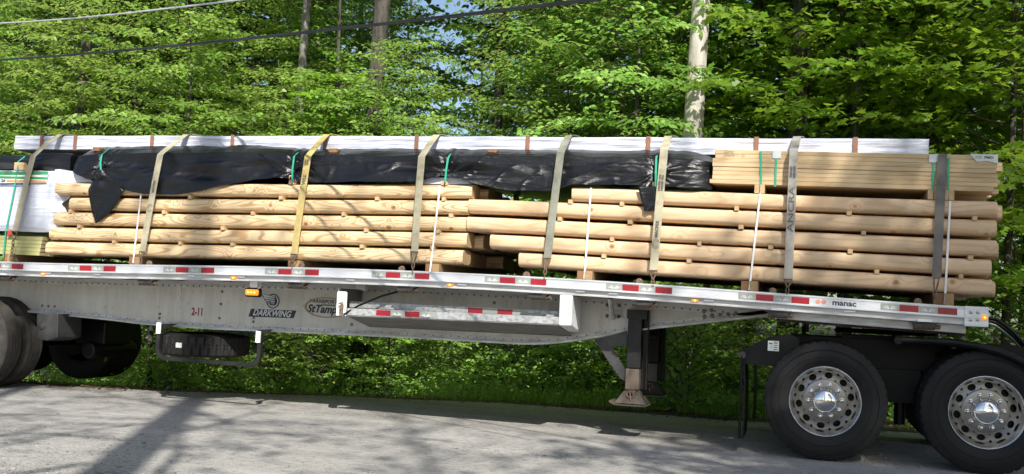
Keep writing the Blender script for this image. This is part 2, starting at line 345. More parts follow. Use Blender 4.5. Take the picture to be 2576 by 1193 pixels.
# loose gravel on the road
rs = np.random.RandomState(3); g = MB()
def stone(g, c, r):
    vs = []
    for a in ((0,0,1),(1,0,0),(0,1,0),(-1,0,0),(0,-1,0),(.6,.6,.7),(-.6,.6,.7),(-.6,-.6,.7),(.6,-.6,.7)):
        q = r*(.7+.5*rs.rand()); vs.append((c[0]+a[0]*q*1.2, c[1]+a[1]*q, c[2]+a[2]*q*.7))
    g.add(vs, [(0,5,6),(0,6,7),(0,7,8),(0,8,5),(5,1,2),(5,2,6),(6,2,3),(6,3,7),(7,3,4),(7,4,8),(8,4,1),(8,1,5)])
for i in range(3600):
    if i < 2600: x, y = rs.normal(-4.9, 1.0), -4.0 + abs(rs.normal(0, .85))
    elif i < 3300: x, y = rs.uniform(-9.5, 2.5), rs.uniform(-4.0, 2.2)
    else: x, y = rs.normal(-2.2, .5), rs.normal(-1.0, .12)
    if y < edge(x): stone(g, (x, y, roadz(x, y)), rs.choice([.006,.009,.013,.02], p=[.42,.32,.20,.06]))
o = g.build('gravel', M['stone']); props(o, 'loose grey stones scattered on the dusty road', 'gravel', kind='stuff')

# ------------------------------------------------------------------ foliage
LEAF = np.array([(0,0,0),(.30,.30,.05),(.30,-.30,.05),(1,0,-.06),(.72,.20,.02),(.72,-.20,.02),(.30,0,-.03),(.72,0,-.04)], float)
LEAFF = [(0,6,1),(0,2,6),(6,7,4,1),(6,2,5,7),(7,3,4),(7,5,3)]
MAPLE = np.array([(0,0,0),(.12,.42,.04),(.35,.24,.02),(.55,.55,.05),(.66,.22,0),(1,0,-.06),(.66,-.22,0),(.55,-.55,.05),(.35,-.24,.02),(.12,-.42,.04),(.38,0,-.04)], float)
MAPLEF = [(0,10,2,1),(10,4,3,2),(10,5,4),(10,6,5),(10,8,7,6),(0,9,8,10)]
def leafmesh(name, pos, d, n, size, shape, rs, mat, tone=None, wood=None, woodmat=None):
    """every leaf a small folded blade: pos, direction, normal, size"""
    T, F = (LEAF, LEAFF) if shape == 'leaf' else (MAPLE, MAPLEF)
    d = d/np.linalg.norm(d, axis=1)[:, None]; s = np.cross(n, d); s /= (np.linalg.norm(s, axis=1)[:, None] + 1e-9); u = np.cross(d, s)
    N = len(pos); k = len(T)
    V = pos[:, None, :] + size[:, None, None]*(T[None, :, 0:1]*d[:, None] + T[None, :, 1:2]*s[:, None] + T[None, :, 2:3]*u[:, None])
    V = V.reshape(-1, 3)
    lens = np.array([len(f) for f in F]); flatf = np.concatenate([np.array(f) for f in F])
    loops = (np.arange(N)[:, None]*k + flatf[None]).ravel(); lt = np.tile(lens, N)
    wv = np.zeros((0, 3)); 
    if wood is not None and len(wood.v):
        wv = np.array(wood.v); wl = np.array([len(f) for f in wood.f]); wi = np.concatenate([np.array(f) for f in wood.f])
        loops = np.concatenate([loops, wi + len(V)]); nl = len(lt); lt = np.concatenate([lt, wl]); V = np.concatenate([V, wv])
    else: nl = len(lt)
    me = bpy.data.meshes.new(name); me.vertices.add(len(V)); me.vertices.foreach_set('co', V.ravel())
    me.loops.add(len(loops)); me.loops.foreach_set('vertex_index', loops.astype(np.int32)); me.polygons.add(len(lt))
    ls = np.concatenate([[0], np.cumsum(lt)[:-1]]); me.polygons.foreach_set('loop_start', ls.astype(np.int32)); me.polygons.foreach_set('loop_total', lt.astype(np.int32))
    me.materials.append(mat)
    if woodmat: me.materials.append(woodmat)
    mi = np.zeros(len(lt), np.int32); mi[nl:] = 1 if woodmat else 0; me.polygons.foreach_set('material_index', mi)
    tn = rs.rand(N) if tone is None else tone
    a = me.attributes.new('tone', 'FLOAT', 'FACE'); a.data.foreach_set('value', np.concatenate([np.repeat(tn, len(F)), np.zeros(len(lt)-nl)]).astype(np.float32))
    me.update(calc_edges=True); me.validate(); return me
def spray_crown(name, seed, H, hb, reach, nl, leaf, shape, mat, barkm, twstep=.2, lstep=.06, rise=.45, droop=.35, topr=.45, twl=.75, fill=1.0, up=0.0, thick=.0045, face=0.0):
    rs = np.random.RandomState(seed); wood = MB(); pos = []; dr = []; nm = []; tone = []
    for i in range(nl):
        u = (i + .5)/nl; h = hb + (H - hb)*u**.9; az = i*2.39996 + rs.uniform(-.4, .4)
        L = reach*(1 - (1-topr)*u**1.4)*rs.uniform(.65, 1.15); dx, dy = math.cos(az), math.sin(az); ph = rs.uniform(0, 6)
        ri = rise*rs.uniform(.5, 1.5); dp = droop*rs.uniform(.5, 1.5); side = np.array([-dy, dx, 0])
        def pt(t): return np.array([dx*L*t, dy*L*t, h + L*(ri*t - dp*t*t)]) + side*math.sin(t*3+ph)*.08*L
        r0 = .003 + thick*L
        wood.tube([pt(t) for t in (0,.2,.45,.7,1)], [r0, r0*.75, r0*.5, r0*.3, .003], 4, cap=False)
        lt = rs.rand()
        t = .16; sgn = 1
        while t < 1.0:
            b = pt(t); fw = pt(min(t+.03, 1.03)) - pt(t-.03); fw /= np.linalg.norm(fw); sgn = -sgn
            tl = twl*(1.05 - .65*t)*rs.uniform(.5, 1.2)*min(1, L/1.2+.3); ang = rs.uniform(.6, 1.15)
            td = fw*math.cos(ang) + side*sgn*math.sin(ang) + np.array([0, 0, rs.uniform(-.12, .22)]); td /= np.linalg.norm(td)
            wood.tube([b, b + td*tl*.55, b + td*tl + np.array([0, 0, -.06*tl])], [.0022, .0016, .001], 3, cap=False)
            nn = max(2, int(tl/lstep*fill)); ts = (np.arange(nn) + rs.rand(nn)*.6)/nn
            sd = np.cross([0, 0, 1], td); sg = np.where(np.arange(nn) % 2 == 0, 1, -1)
            pp = b + td[None]*(ts*tl)[:, None] + np.array([0, 0, -.06*tl])*(ts**2)[:, None] + rs.normal(0, .015, (nn, 3))
            dd = td[None]*rs.uniform(.3, .9, nn)[:, None] + sd[None]*(sg*rs.uniform(.4, 1, nn))[:, None] + np.stack([rs.normal(0,.15,nn), rs.normal(0,.15,nn), rs.uniform(-.75, .1, nn)+up], 1)
            nv = np.stack([rs.normal(0,.42,nn)+.2*math.sin(face), rs.normal(0,.42,nn)-.5*math.cos(face), np.ones(nn)], 1)
            pos.append(pp); dr.append(dd); nm.append(nv); tone.append(np.clip(lt*.5 + rs.rand(nn)*.5 + rs.normal(0, .1), 0, 1))
            t += twstep/L*rs.uniform(.7, 1.3)
    pos = np.concatenate(pos); sz = leaf*rs.uniform(.6, 1.25, len(pos))
    return leafmesh(name, pos, np.concatenate(dr), np.concatenate(nm), sz, shape, rs, mat, np.concatenate(tone), wood, barkm)
CR = {}
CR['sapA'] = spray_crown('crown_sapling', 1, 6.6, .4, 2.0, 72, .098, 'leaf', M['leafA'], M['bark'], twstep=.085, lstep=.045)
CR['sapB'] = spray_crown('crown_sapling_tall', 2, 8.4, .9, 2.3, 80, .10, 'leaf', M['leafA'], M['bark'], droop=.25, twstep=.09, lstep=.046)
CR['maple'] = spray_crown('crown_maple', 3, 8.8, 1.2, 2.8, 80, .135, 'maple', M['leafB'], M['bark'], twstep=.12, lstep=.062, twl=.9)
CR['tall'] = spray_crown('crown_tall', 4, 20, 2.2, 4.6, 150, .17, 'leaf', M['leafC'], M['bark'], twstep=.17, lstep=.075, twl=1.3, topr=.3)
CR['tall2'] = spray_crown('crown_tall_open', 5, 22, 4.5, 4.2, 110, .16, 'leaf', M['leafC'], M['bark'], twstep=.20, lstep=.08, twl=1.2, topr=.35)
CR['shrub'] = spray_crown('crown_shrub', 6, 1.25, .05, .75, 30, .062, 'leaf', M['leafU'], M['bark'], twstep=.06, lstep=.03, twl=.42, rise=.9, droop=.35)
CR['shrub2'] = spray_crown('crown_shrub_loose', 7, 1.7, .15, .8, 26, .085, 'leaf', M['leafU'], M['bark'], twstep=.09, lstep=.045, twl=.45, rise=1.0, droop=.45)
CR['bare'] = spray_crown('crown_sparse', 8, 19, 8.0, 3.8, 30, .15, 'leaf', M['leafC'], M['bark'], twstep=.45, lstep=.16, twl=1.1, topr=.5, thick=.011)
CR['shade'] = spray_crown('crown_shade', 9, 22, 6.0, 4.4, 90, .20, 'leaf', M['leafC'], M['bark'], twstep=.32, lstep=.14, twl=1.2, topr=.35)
def trunk_mesh(name, H, r0, r1, barkm, lean=(0, 0), seed=0, n=12, wob=.12, flare=1.35):
    rs = np.random.RandomState(seed+50); g = MB(); pts = []; rr = []
    a, b = rs.uniform(0, 6, 2)
    for i in range(17):
        t = i/16; pts.append((lean[0]*t + wob*math.sin(t*5+a)*t**.5*.6, lean[1]*t + wob*math.cos(t*4+b)*t**.5*.6, H*t-.35*(i == 0)))
        rr.append((r0 + (r1-r0)*t)*(1 + (flare-1)*math.exp(-t*16)) * (1+.05*math.sin(t*23+a)))
    p0 = np.array(pts[0]); pts = [np.array(p) - np.array([p0[0], p0[1], 0]) for p in pts]
    g.tube(pts, rr, n); me = bpy.data.meshes.new(name); me.from_pydata([tuple(v) for v in g.v], [], g.f); me.materials.append(barkm)
    me.polygons.foreach_set('use_smooth', [True]*len(me.polygons)); me.update(); return me
def tree(name, x, y, label, cat, crown, H, r0, barkm, group=None, sc=1.0, rot=0, lean=(0,0), r1=None, seed=0, tm=None, lift=0, sz=None, wob=.12):
    z = gz(x, y); t = thing(name, (x, y, z), label, cat, group)
    me = tm or trunk_mesh('trunk', H, r0, r1 or r0*.25, barkm, lean, seed, wob=wob)
    o = bpy.data.objects.new('trunk', me); COL.objects.link(o); o.parent = t
    if tm: o.scale = (sc, sc, sc)
    c = bpy.data.objects.new('crown', CR[crown]); COL.objects.link(c); c.parent = t; c.scale = (sc, sc, sz or sc); c.rotation_euler = (0, 0, rot)
    c.location = (lean[0]*.4, lean[1]*.4, lift)
    return t
def px_x(px, Y): return P(px, 300, Y)[0]
SAPT = trunk_mesh('trunk', 7.0, .035, .010, M['bark'], seed=3, n=7, wob=.42)
# saplings in the front row of the wood (photo x, depth, crown, scale, turn)
NEAR = [(-60,6.2,'sapA',1.05,'leafy beech sapling at the left border of the photo above the white bundle'),
 (150,5.6,'sapA',1.0,'bright leafy sapling behind the left end of the white wrapped bundle'),
 (430,5.0,'sapA',1.08,'large bright sapling with spreading sprays above the second webbing strap'),
 (620,7.2,'sapB',.95,'sapling with drooping sprays just left of the grey trunk'),
 (1170,8.2,'sapA',.50,'low shaded sapling in the gap right of the rough oak trunk'),
 (1400,5.6,'sapB',.92,'bright sapling above the fifth webbing strap'),
 (1560,5.0,'sapA',1.12,'densest bright sapling left of the pale smooth trunk'),
 (1040,7.6,'sapA',.72,'small sapling beside the foot of the rough oak'),
 (1690,6.2,'sapB',1.0,'tall bright sapling right behind the pale smooth trunk'),
 (300,8.0,'sapB',1.1,'tall sapling standing behind the bright spreading one at left'),
 (40,8.4,'sapB',1.1,'tall sapling behind the leafy one at the left border'),
 (560,8.8,'sapB',1.15,'shaded sapling behind the drooping sprays left of the grey trunk'),
 (800,9.4,'sapB',1.0,'sapling right behind the slender grey trunk'),
 (1345,9.0,'sapB',.9,'sapling deep between the oak and the brightest saplings'),
 (1500,8.8,'sapB',1.2,'tall sapling behind the densest bright one'),
 (1640,9.2,'sapB',1.2,'tall sapling behind and left of the pale smooth trunk'),
 (1015,5.2,'sapB',.66,'sapling partly covering the rough oak trunk'),
 (860,5.9,'sapA',.80,'leafy sapling at the left side of the rough oak trunk'),
 (700,5.8,'sapA',.80,'leafy sapling in front of the slender grey trunk'),
 (930,5.6,'sapA',.55,'small large leaved sapling rising in front of the oak trunk'),
 (1850,9.6,'sapB',.55,'low sapling under the patch of open sky')]
for i, (px, Y, k, sc, lb) in enumerate(NEAR):
    tree('sapling', px_x(px, Y), Y, lb, 'tree', k, 7, .045, M['bark'], group='saplings along the edge of the wood', sc=sc, rot=(i*1.7)%1.6-.8, tm=SAPT)
MAP = [(1900,7.2,.9,'maple with broad leaves between the pale trunk and the vine covered trunk'),
 (2150,5.4,1.0,'shaded maple right of the vine covered trunk'),
 (2330,6.6,1.1,'dark maple above the right end of the lumber bundle'),
 (2540,5.2,1.0,'dark maple at the right border of the photo'),
 (2700,7.5,1.1,'maple beyond the right border with sprays reaching into the photo'),
 (850,6.4,.62,'yellow green maple in front of the rough oak trunk'),
 (2040,8.8,.95,'maple standing behind the vine covered trunk'),
 (2260,9.0,1.15,'maple in the second row behind the shaded one'),
 (2450,9.4,1.2,'tall maple in the second row behind the dark ones')]
for i, (px, Y, sc, lb) in enumerate(MAP):
    tree('maple_tree', px_x(px, Y), Y, lb, 'tree', 'maple', 8.6, .06, M['bark'], group='maples along the edge of the wood', sc=sc, rot=(i*2.1+.5)%1.6-.8, seed=i)
# trunks that can be told apart
def tallp(px, Y, w, bk, lb, crown='tall2', lean=(0,0), seed=0, H=20, name='tree', r1=.5, lift=2.0, sc=1.0, wob=.12):
    x = P(px, 340, Y)[0]; r = w/2*(Y-CAM[1])/FPX
    tree(name, x, Y, lb, 'tree', crown, H, r, M[bk], sc=sc, lean=lean, seed=seed, r1=r*r1, rot=seed*1.3, lift=lift, wob=wob)
tallp(1729, 5.0, 54, 'barkpale', 'pale smooth grey beech trunk standing in front of the leaves', 'tall2', (.45, 0), 1, 18, 'beech_tree', .6, 5.5, .8, .08)
tallp(743, 6.8, 28, 'barkgrey', 'slender grey trunk above the third webbing strap', 'tall2', (.0,.3), 2, 20, lift=3)
tallp(930, 6.2, 50, 'bark', 'thick rough barked oak trunk', 'tall2', (.15,.2), 3, 20, 'oak_tree', .7, lift=3)
tallp(1990, 5.9, 48, 'bark', 'thick dark trunk wrapped in climbing vine', 'tall2', (.5,.3), 4, 20, 'tree', .8, lift=3)
tallp(195, 7.4, 34, 'bark', 'dark trunk behind the left end of the white bundle', 'tall2', (-.2,.2), 5, 20, lift=3)
tallp(238, 8.4, 28, 'bark', 'second dark trunk close to the left dark one', 'tall2', (.5,.4), 6, 19, lift=3)
tallp(1240, 8.6, 30, 'bark', 'dark trunk rising in the gap near the fifth webbing strap', 'tall2', (.1,.3), 7, 20, lift=3)
tallp(1400, 12, 30, 'bark', 'dark trunk half hidden by the bright sapling', 'tall', (-.3,.3), 8, 20)
tallp(2360, 8.5, 22, 'bark', 'thin dark trunk above the right end of the white bundle', 'tall2', (-.2,.3), 9, 17, lift=3)
tallp(2555, 6.0, 16, 'bark', 'thin curved trunk at the right border beside the lumber end', 'tall2', (.6,.2), 10, 15, wob=.5, lift=4, sc=.7)
tallp(2130, 13, 24, 'barkgrey', 'grey trunk seen through the maple right of the vine trunk', 'tall', (.2,.3), 11, 19)
tallp(545, 12, 26, 'barkgrey', 'grey trunk deep behind the large bright sapling', 'tall', (.2,.3), 12, 19)
# the wood behind
rs = np.random.RandomState(11); FT = [trunk_mesh('trunk', 20, .17, .06, M['bark'], (.4,.2), 21), trunk_mesh('trunk', 21, .13, .05, M['barkgrey'], (-.4,.1), 22)]
spots = []
for Y0, n, jit in ((12, 7, 1.2), (17, 8, 1.6), (23, 9, 2), (31, 10, 2.5), (42, 12, 3)):
    x0 = P(-150, 300, Y0)[0]; x1 = P(2750, 300, Y0)[0]
    for i in range(n):
        u = (i + .5 + rs.uniform(-.35, .35))/n; x = x0 + (x1-x0)*u; y = Y0 + rs.uniform(-jit, jit)
        pu = 1288 + FPX*np.dot(R.T[0], [x-CAM[0], y-CAM[1], 5])/np.dot(R.T[2], [x-CAM[0], y-CAM[1], 5])
        if rs.rand() < .2: continue
        if (1060 < pu < 1300 and Y0 < 40) or 1780 < pu < 1960 or (380 < pu < 470): continue
        spots.append((x, y, Y0, pu))
LM = [(-999,'left of the photo edge'),(0,'at the left border'),(130,'above the first cross board'),(330,'above the second strap'),(560,'left of the slender grey trunk'),(700,'right of the slender grey trunk'),(860,'left of the oak'),(980,'right of the oak'),(1180,'above the stack gap'),(1360,'above the fifth strap'),(1520,'left of the pale beech'),(1720,'right of the pale beech'),(1900,'left of the vine trunk'),(2050,'right of the vine trunk'),(2250,'above the lumber bundle'),(2430,'at the right border'),(2650,'right of the photo edge')]
seen_l = {}
for i, (x, y, Y0, pu) in enumerate(spots):
    lm = [t for a, t in LM if pu >= a][-1] if pu > -999 else LM[0][1]; lb = {12:'near',17:'second row',23:'middle row',31:'far row',42:'farthest row'}[Y0] + ' broadleaf tree in the deep wood, ' + lm
    if lb in seen_l: lb = lb.replace('broadleaf', 'other broadleaf')
    seen_l[lb] = 1
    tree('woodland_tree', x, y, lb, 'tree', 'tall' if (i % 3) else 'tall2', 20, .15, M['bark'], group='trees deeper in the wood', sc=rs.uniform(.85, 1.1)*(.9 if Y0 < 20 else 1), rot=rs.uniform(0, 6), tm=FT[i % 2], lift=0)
# trees across the road, behind the photographer, that throw the dappled shade
for i, (x, y, k, r, H, sc, lb) in enumerate([(-.2,-12.0,'bare',.24,22,1.0,'tall sparse tree across the road whose trunk shadow falls over the gravel'),
    (-2.2,-12.4,'bare',.17,20,.9,'thinner sparse tree across the road shading the left of the load'),
    (4.6,-16.5,'bare',.07,20,1.1,'slim tree across the road dappling the middle of the gravel'),
    (7.8,-12.6,'shade',.25,22,1.0,'dense tree across the road shading the tractor wheels'),
    (10.8,-13.6,'shade',.25,22,1.05,'dense tree across the road shading the right border'),
    (7.2,-12.4,'maple',.14,14,1.64,'shorter bushy tree across the road shading the tractor wheels'),
    (12,-18.5,'shade',.25,24,1.1,'tall tree across the road shading the maples')]):
    tree('shade_tree', x, y, lb, 'tree', k, H, r, M['bark'], group='trees across the road', sc=sc, rot=i*1.1, seed=30+i, r1=r*.45)

# the distant wood, one mass of foliage with gaps to the sky
rs = np.random.RandomState(77); n = 90000; y = rs.uniform(34, 66, n); u = rs.rand(n); xa = np.array([P(-300, 300, a)[0] for a in (34, 66)]); xb = np.array([P(2900, 300, a)[0] for a in (34, 66)])
tt = (y-34)/32; x = (xa[0]+(xa[1]-xa[0])*tt) + u*((xb[0]+(xb[1]-xb[0])*tt) - (xa[0]+(xa[1]-xa[0])*tt)); z = rs.rand(n)*24
q = np.array([mnoise.noise(Vector((a*.16, b*.2, c*.22))) + .6*mnoise.noise(Vector((a*.5, b*.5, c*.6))) for a, b, c in zip(x, y, z)])
k = q > -.10 + .55*np.clip(z/24, 0, 1); x, y, z = x[k], y[k], z[k]; n = len(x)
dd = rs.normal(0, 1, (n, 3)); dd[:, 2] = dd[:, 2]*.5 - .4; nv = np.stack([rs.normal(0,.5,n), rs.normal(0,.5,n)-.3, np.ones(n)], 1)
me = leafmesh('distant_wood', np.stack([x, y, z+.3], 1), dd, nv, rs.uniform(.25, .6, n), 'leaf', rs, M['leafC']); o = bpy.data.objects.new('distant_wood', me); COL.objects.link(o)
props(o, 'far off mass of foliage closing the view between the trunks', 'wood', kind='stuff')
# undergrowth
SHR = [(345,'shrub2',5.0,.9),(430,'shrub',4.8,1.0),(520,'shrub',5.2,1.0),(620,'shrub2',5.6,.8),(700,'shrub',4.8,1.0),(790,'shrub2',4.6,1.0),(900,'shrub',5.4,.9),(985,'shrub',4.9,.8),(1075,'shrub2',6.2,.8),(1160,'shrub',5.2,1.1),(1225,'shrub2',4.7,.95),(1300,'shrub',5.0,1.2),(1390,'shrub2',5.2,1.05),(1460,'shrub',4.8,1.1),(1530,'shrub',5.1,1.2),(1690,'shrub2',3.65,1.15),(1722,'shrub',3.5,1.25),(1740,'shrub',4.8,1.3),(1810,'shrub2',5.3,1.3),(1880,'shrub',4.9,1.1),(2240,'shrub',5.0,1.1),(2300,'shrub2',5.5,1.1),(115,'shrub',4.4,.9),(2480,'shrub2',5.4,1.3),(2560,'shrub',5.0,1.4)]
where = ['behind the rear wheel','left of the spare tyre','behind the left of the spare tyre','behind the right of the spare tyre','just right of the spare tyre cradle','under the winged emblem','under the left end of the side rack','left of the middle of the side rack','under the middle of the side rack','right of the middle of the side rack','in the sun under the side rack','in the brightest patch under the rack','under the right end of the rack','left of the landing gear brace','behind the landing gear brace','right of the far landing leg','hiding the foot of the pale beech trunk','between landing gear and mudflap, nearest the leg','midway between landing gear and mudflap','just left of the mudflap','between the two tractor wheels at the left','between the two tractor wheels at the right','between the rear wheels','behind the air hoses','at the right border behind the hoses']
for i, (px, k, Y, sc) in enumerate(SHR):
    Y += .30 if px < 1450 else .1; x = P(px, 900, Y)[0]; z = gz(x, Y)
    o = bpy.data.objects.new('shrub', CR[k]); COL.objects.link(o); o.location = (x, Y, z-.05); o.scale = (sc*1.1, sc*1.1, sc); o.rotation_euler = (0, 0, i*1.9)
    props(o, 'green leafy shrub on the verge ' + where[i], 'shrub', 'shrubs on the verge')
def cover(name, n, seed, yfun, leaf, mat, hmax, x0=-13, x1=5):
    rs = np.random.RandomState(seed); x = rs.uniform(x0, x1, n); d = yfun(rs, n)
    y = np.array([edge(a) for a in x]) + d
    kp = (y > 3.6 + .25*np.sin(x*3) + .9*(x < -5.2)) | (x > -2.5) | (rs.rand(n) < .03); x, y, d = x[kp], y[kp], d[kp]; n = len(x)
    cl = np.array([mnoise.noise(Vector((a*1.1, b*1.1, seed))) for a, b in zip(x, y)]); h = hmax*np.clip(.45+cl*1.3, .08, 1.3)*np.clip(d/.8, .12, 1)
    z = np.array([gz(a, b) for a, b in zip(x, y)]) + rs.rand(n)**.8*h
    pos = np.stack([x, y, z], 1); dd = rs.normal(0, 1, (n, 3)); dd[:, 2] = dd[:, 2]*.4 + .1; nv = np.stack([rs.normal(0,.5,n), rs.normal(0,.5,n)-.4, np.ones(n)], 1)
    me = leafmesh(name, pos, dd, nv, leaf*rs.uniform(.5, 1.4, n), 'leaf', rs, mat); o = bpy.data.objects.new(name, me); COL.objects.link(o); return o
o = cover('undergrowth', 85000, 5, lambda rs, n: .25 + 5.5*rs.rand(n)**1.0, .065, M['leafU'], .95); props(o, 'low leafy plants covering the verge and the edge of the wood', 'undergrowth', kind='stuff')
rs = np.random.RandomState(19); n = 5200; x = rs.uniform(-13, 5, n); y = np.array([edge(a) for a in x]) + rs.normal(-.05, .22, n); pos = np.stack([x, y, np.array([max(gz(a, b), 0) if b < edge(a) else gz(a, b) for a, b in zip(x, y)])+.004], 1)
M['litter'] = leafmat('leaf_litter', (.05,.032,.018), (.11,.07,.035), (.19,.13,.07), .1, (.2,.12,.05)); dd = rs.normal(0, 1, (n, 3)); dd[:, 2] *= .1; nv = np.stack([rs.normal(0,.25,n), rs.normal(0,.25,n), np.ones(n)], 1)
o = bpy.data.objects.new('leaf_litter', leafmesh('leaf_litter', pos, dd, nv, rs.uniform(.02, .06, n), 'leaf', rs, M['litter'])); COL.objects.link(o); props(o, 'brown dead leaves scattered along the edge of the gravel road', 'leaf litter', kind='stuff')
rs = np.random.RandomState(9); n = 14000; x = rs.uniform(-13, 5, n); d = rs.gamma(2.0, .28, n); g_v = []; 
y = np.array([edge(a) for a in x]) + d + .02; keep = np.array([mnoise.noise(Vector((a*.9, b*.9, 2))) for a, b in zip(x, y)]) > -.12; keep &= (x > -3.2) | (y > 3.4 + .5*(x < -5.5)) | (rs.rand(n) < .06) ; x, y, d = x[keep], y[keep], d[keep]; n = len(x)
h = rs.uniform(.07, .34, n)*np.clip(d/.4+.25, .3, 1); b = np.stack([x, y, np.array([gz(a, c) for a, c in zip(x, y)])-.01], 1); a = rs.uniform(0, 6.28, n); w = np.stack([np.cos(a), np.sin(a), 0*a], 1)*.005; ln = rs.normal(0, .35, (n, 2))*h[:, None]
V = np.stack([b-w, b+w, b + np.stack([ln[:,0]*.35, ln[:,1]*.35, h*.6], 1)+w*.7, b + np.stack([ln[:,0]*.35, ln[:,1]*.35, h*.6], 1)-w*.7, b + np.stack([ln[:,0], ln[:,1], h], 1)], 1).reshape(-1, 3)
me = bpy.data.meshes.new('grass'); me.from_pydata(V.tolist(), [], [f for i in range(n) for f in ((5*i,5*i+1,5*i+2,5*i+3),(5*i+3,5*i+2,5*i+4))]); me.materials.append(M['leafU'])
at = me.attributes.new('tone', 'FLOAT', 'FACE'); at.data.foreach_set('value', np.repeat(rs.rand(n)*.8, 2).astype(np.float32)); me.update()
o = bpy.data.objects.new('grass', me); COL.objects.link(o); props(o, 'thin grass blades along the edge of the gravel road', 'grass', kind='stuff')
# ------------------------------------------------------------------ overhead cables
g = MB(); a = P(-60, 62, 3.0); b = P(640, -5, -1.0); c = P(300, 29, 1.2); g.tube([a*(1-t)+b*t + np.array([0,0,-.04*math.sin(math.pi*t)]) for t in np.linspace(-.5, 1.6, 12)], .010, 6)
o = g.build('overhead_cable', flat('cable_pale', (.62,.62,.62), .4, .3), origin=a); props(o, 'upper pale overhead cable crossing the top left of the photo', 'cable', 'overhead cables')
g = MB(); a = P(-60, 156, 3.0); b = P(1600, -11, -2.6)
for off in (0, .012): g.tube([a*(1-t)+b*t + np.array([0,0,-.05*math.sin(math.pi*t)+off]) for t in np.linspace(-.3, 1.4, 14)], .009, 6)
o = g.build('overhead_cable', flat('cable_black', (.02,.02,.022), .5), origin=a); props(o, 'lower black double overhead cable in front of the leaves', 'cable', 'overhead cables')
#PART2
# ------------------------------------------------------------------ flatbed trailer
RTP = [(0,658),(322,664.5),(645,671.5),(960,680),(1284,690.4),(1610,713.6),(1923,736.5),(2200,755),(2419,771)]
_rx = [P(a, b, 0)[0] for a, b in RTP]; _rz = [P(a, b, 0)[2] for a, b in RTP]
_pf = np.polyfit(_rx, _rz, 4)
def rt(x): return float(np.polyval(_pf, max(min(x, 1.3), -9.3)) + (0 if x > -9.3 else (x+9.3)*.005))      # top of the side rail, with the bed's camber
XL, XR = -11.6, P(2428, 790, 0)[0]
XS = list(np.linspace(XL, XR, 60))
T = thing('flatbed_trailer', (-3, 1.3, 0), 'long aluminium flatbed trailer with red and silver reflective tape along its rail', 'trailer')
g = MB(); g.strip(XS, lambda x: rt(x), lambda x: rt(x)-.014, -.004, .05); g.strip(XS, lambda x: rt(x)-.0142, lambda x: rt(x)-.083, .002, .05); g.strip(XS, lambda x: rt(x)-.0832, lambda x: rt(x)-.095, -.012, .05)
rail = g.build('side_rail', M['rail'], T)
g = MB(); g.strip(XS, lambda x: rt(x)-.0955, lambda x: rt(x)-.142, .022, .05); g.strip(XS, lambda x: rt(x)-.1422, lambda x: rt(x)-.152, .012, .09)
low = g.build('rail_flange', M['raillow'], T)
g = MB(); g.strip(XS, lambda x: rt(x)-.02, lambda x: rt(x)-.05, .052, 2.54); deck = g.build('deck', M['dsteel'], T)
g = MB(); g.strip(XS, lambda x: rt(x), lambda x: rt(x)-.15, 2.542, 2.59); g.build('side_rail', M['rail'], T)
# reflective tape: pairs of silver and red, four to a set
RIGHT = [-9.76, -8.555, -7.348, -6.141, -4.935, -3.743, -2.562, -1.376, -.172, 1.029]
def emblem(g, x, z, w, mi):      # winged mark: two wings and a beak
    for s in (-1, 1):
        for k in range(3):
            a = .35 + .34*k; L = w*(.5 - .09*k); x0, z0 = x + s*.006, z - w*.20 + k*.004
            e = (x0 + s*L*math.cos(a*.75), z0 + L*math.sin(a*.75)); nx, nz = -math.sin(a*.75)*s, math.cos(a*.75)
            g.prism([(x0, z0), (e[0]-nx*.003, e[1]-nz*.003), (e[0]+nx*.003, e[1]+nz*.003), (x0+nx*.002, z0+nz*.005)][::s], -.0026, -.0014, mi)
for X in RIGHT:
    for k, nm in enumerate(('silver', 'red', 'silver', 'red')):
        x0 = X - .612 + k*.153; g = MB(); xs_ = [x0, x0+.076, x0+.152]
        g.strip(xs_, lambda x: rt(x)-.021, lambda x: rt(x)-.077, -.0013, .0015)
        if nm == 'silver': emblem(g, x0+.076, rt(x0+.076)-.047, .10, 1)
        g.build('reflective_tape', [M[nm], M['mark']], rail)
# deck edge fittings
def at(px, py, Y=0.0): return P(px, py, Y)
for px, py in ((10,680),(364,690),(744.5,703.7),(1018.5,711),(1352,724),(1620,742),(1958,773),(2326.5,798)):
    x = at(px, py)[0]; z = rt(x)-.152; g = MB()
    g.box((x-.115, .0, z-.012), (x+.115, .10, z-.002), 0); g.prism([(x-.10, z-.012), (x+.10, z-.012), (x+.075, z-.045), (x-.075, z-.045)], .008, .014, 0); g.prism([(x-.10, z-.012), (x+.10, z-.012), (x+.075, z-.045), (x-.075, z-.045)], .086, .092, 0)
    w = g.build('winch', M['dsteel'], T); d = MB(); d.tube([(x-.085, .05, z-.04), (x+.085, .05, z-.04)], .028, 12); d.tube([(x+.075, .05, z-.04), (x+.125, .03, z-.04)], .018, 8)
    d.build('drum', M['rust'], w); d = MB(); d.box((x-.06, -.016, z+.0), (x+.055, .005, z+.022)); d.build('winch_plate', M['rail'], w)
for cx, cy in ((735,140),(1450,160),(360,130),(1825,172)):
    pass
for px, py in ((119.6,682),(244,685.5),(481,692),(606,696),(881,704.5),(1162,715),(1460,731),(1543,732),(1784,753),(2138,782)):
    x = at(px, py)[0]; z = rt(x)-.109; g = MB(); g.box((x-.045, .004, z-.008), (x+.045, .023, z+.006)); g.build('tie_plate', M['rail'], T)
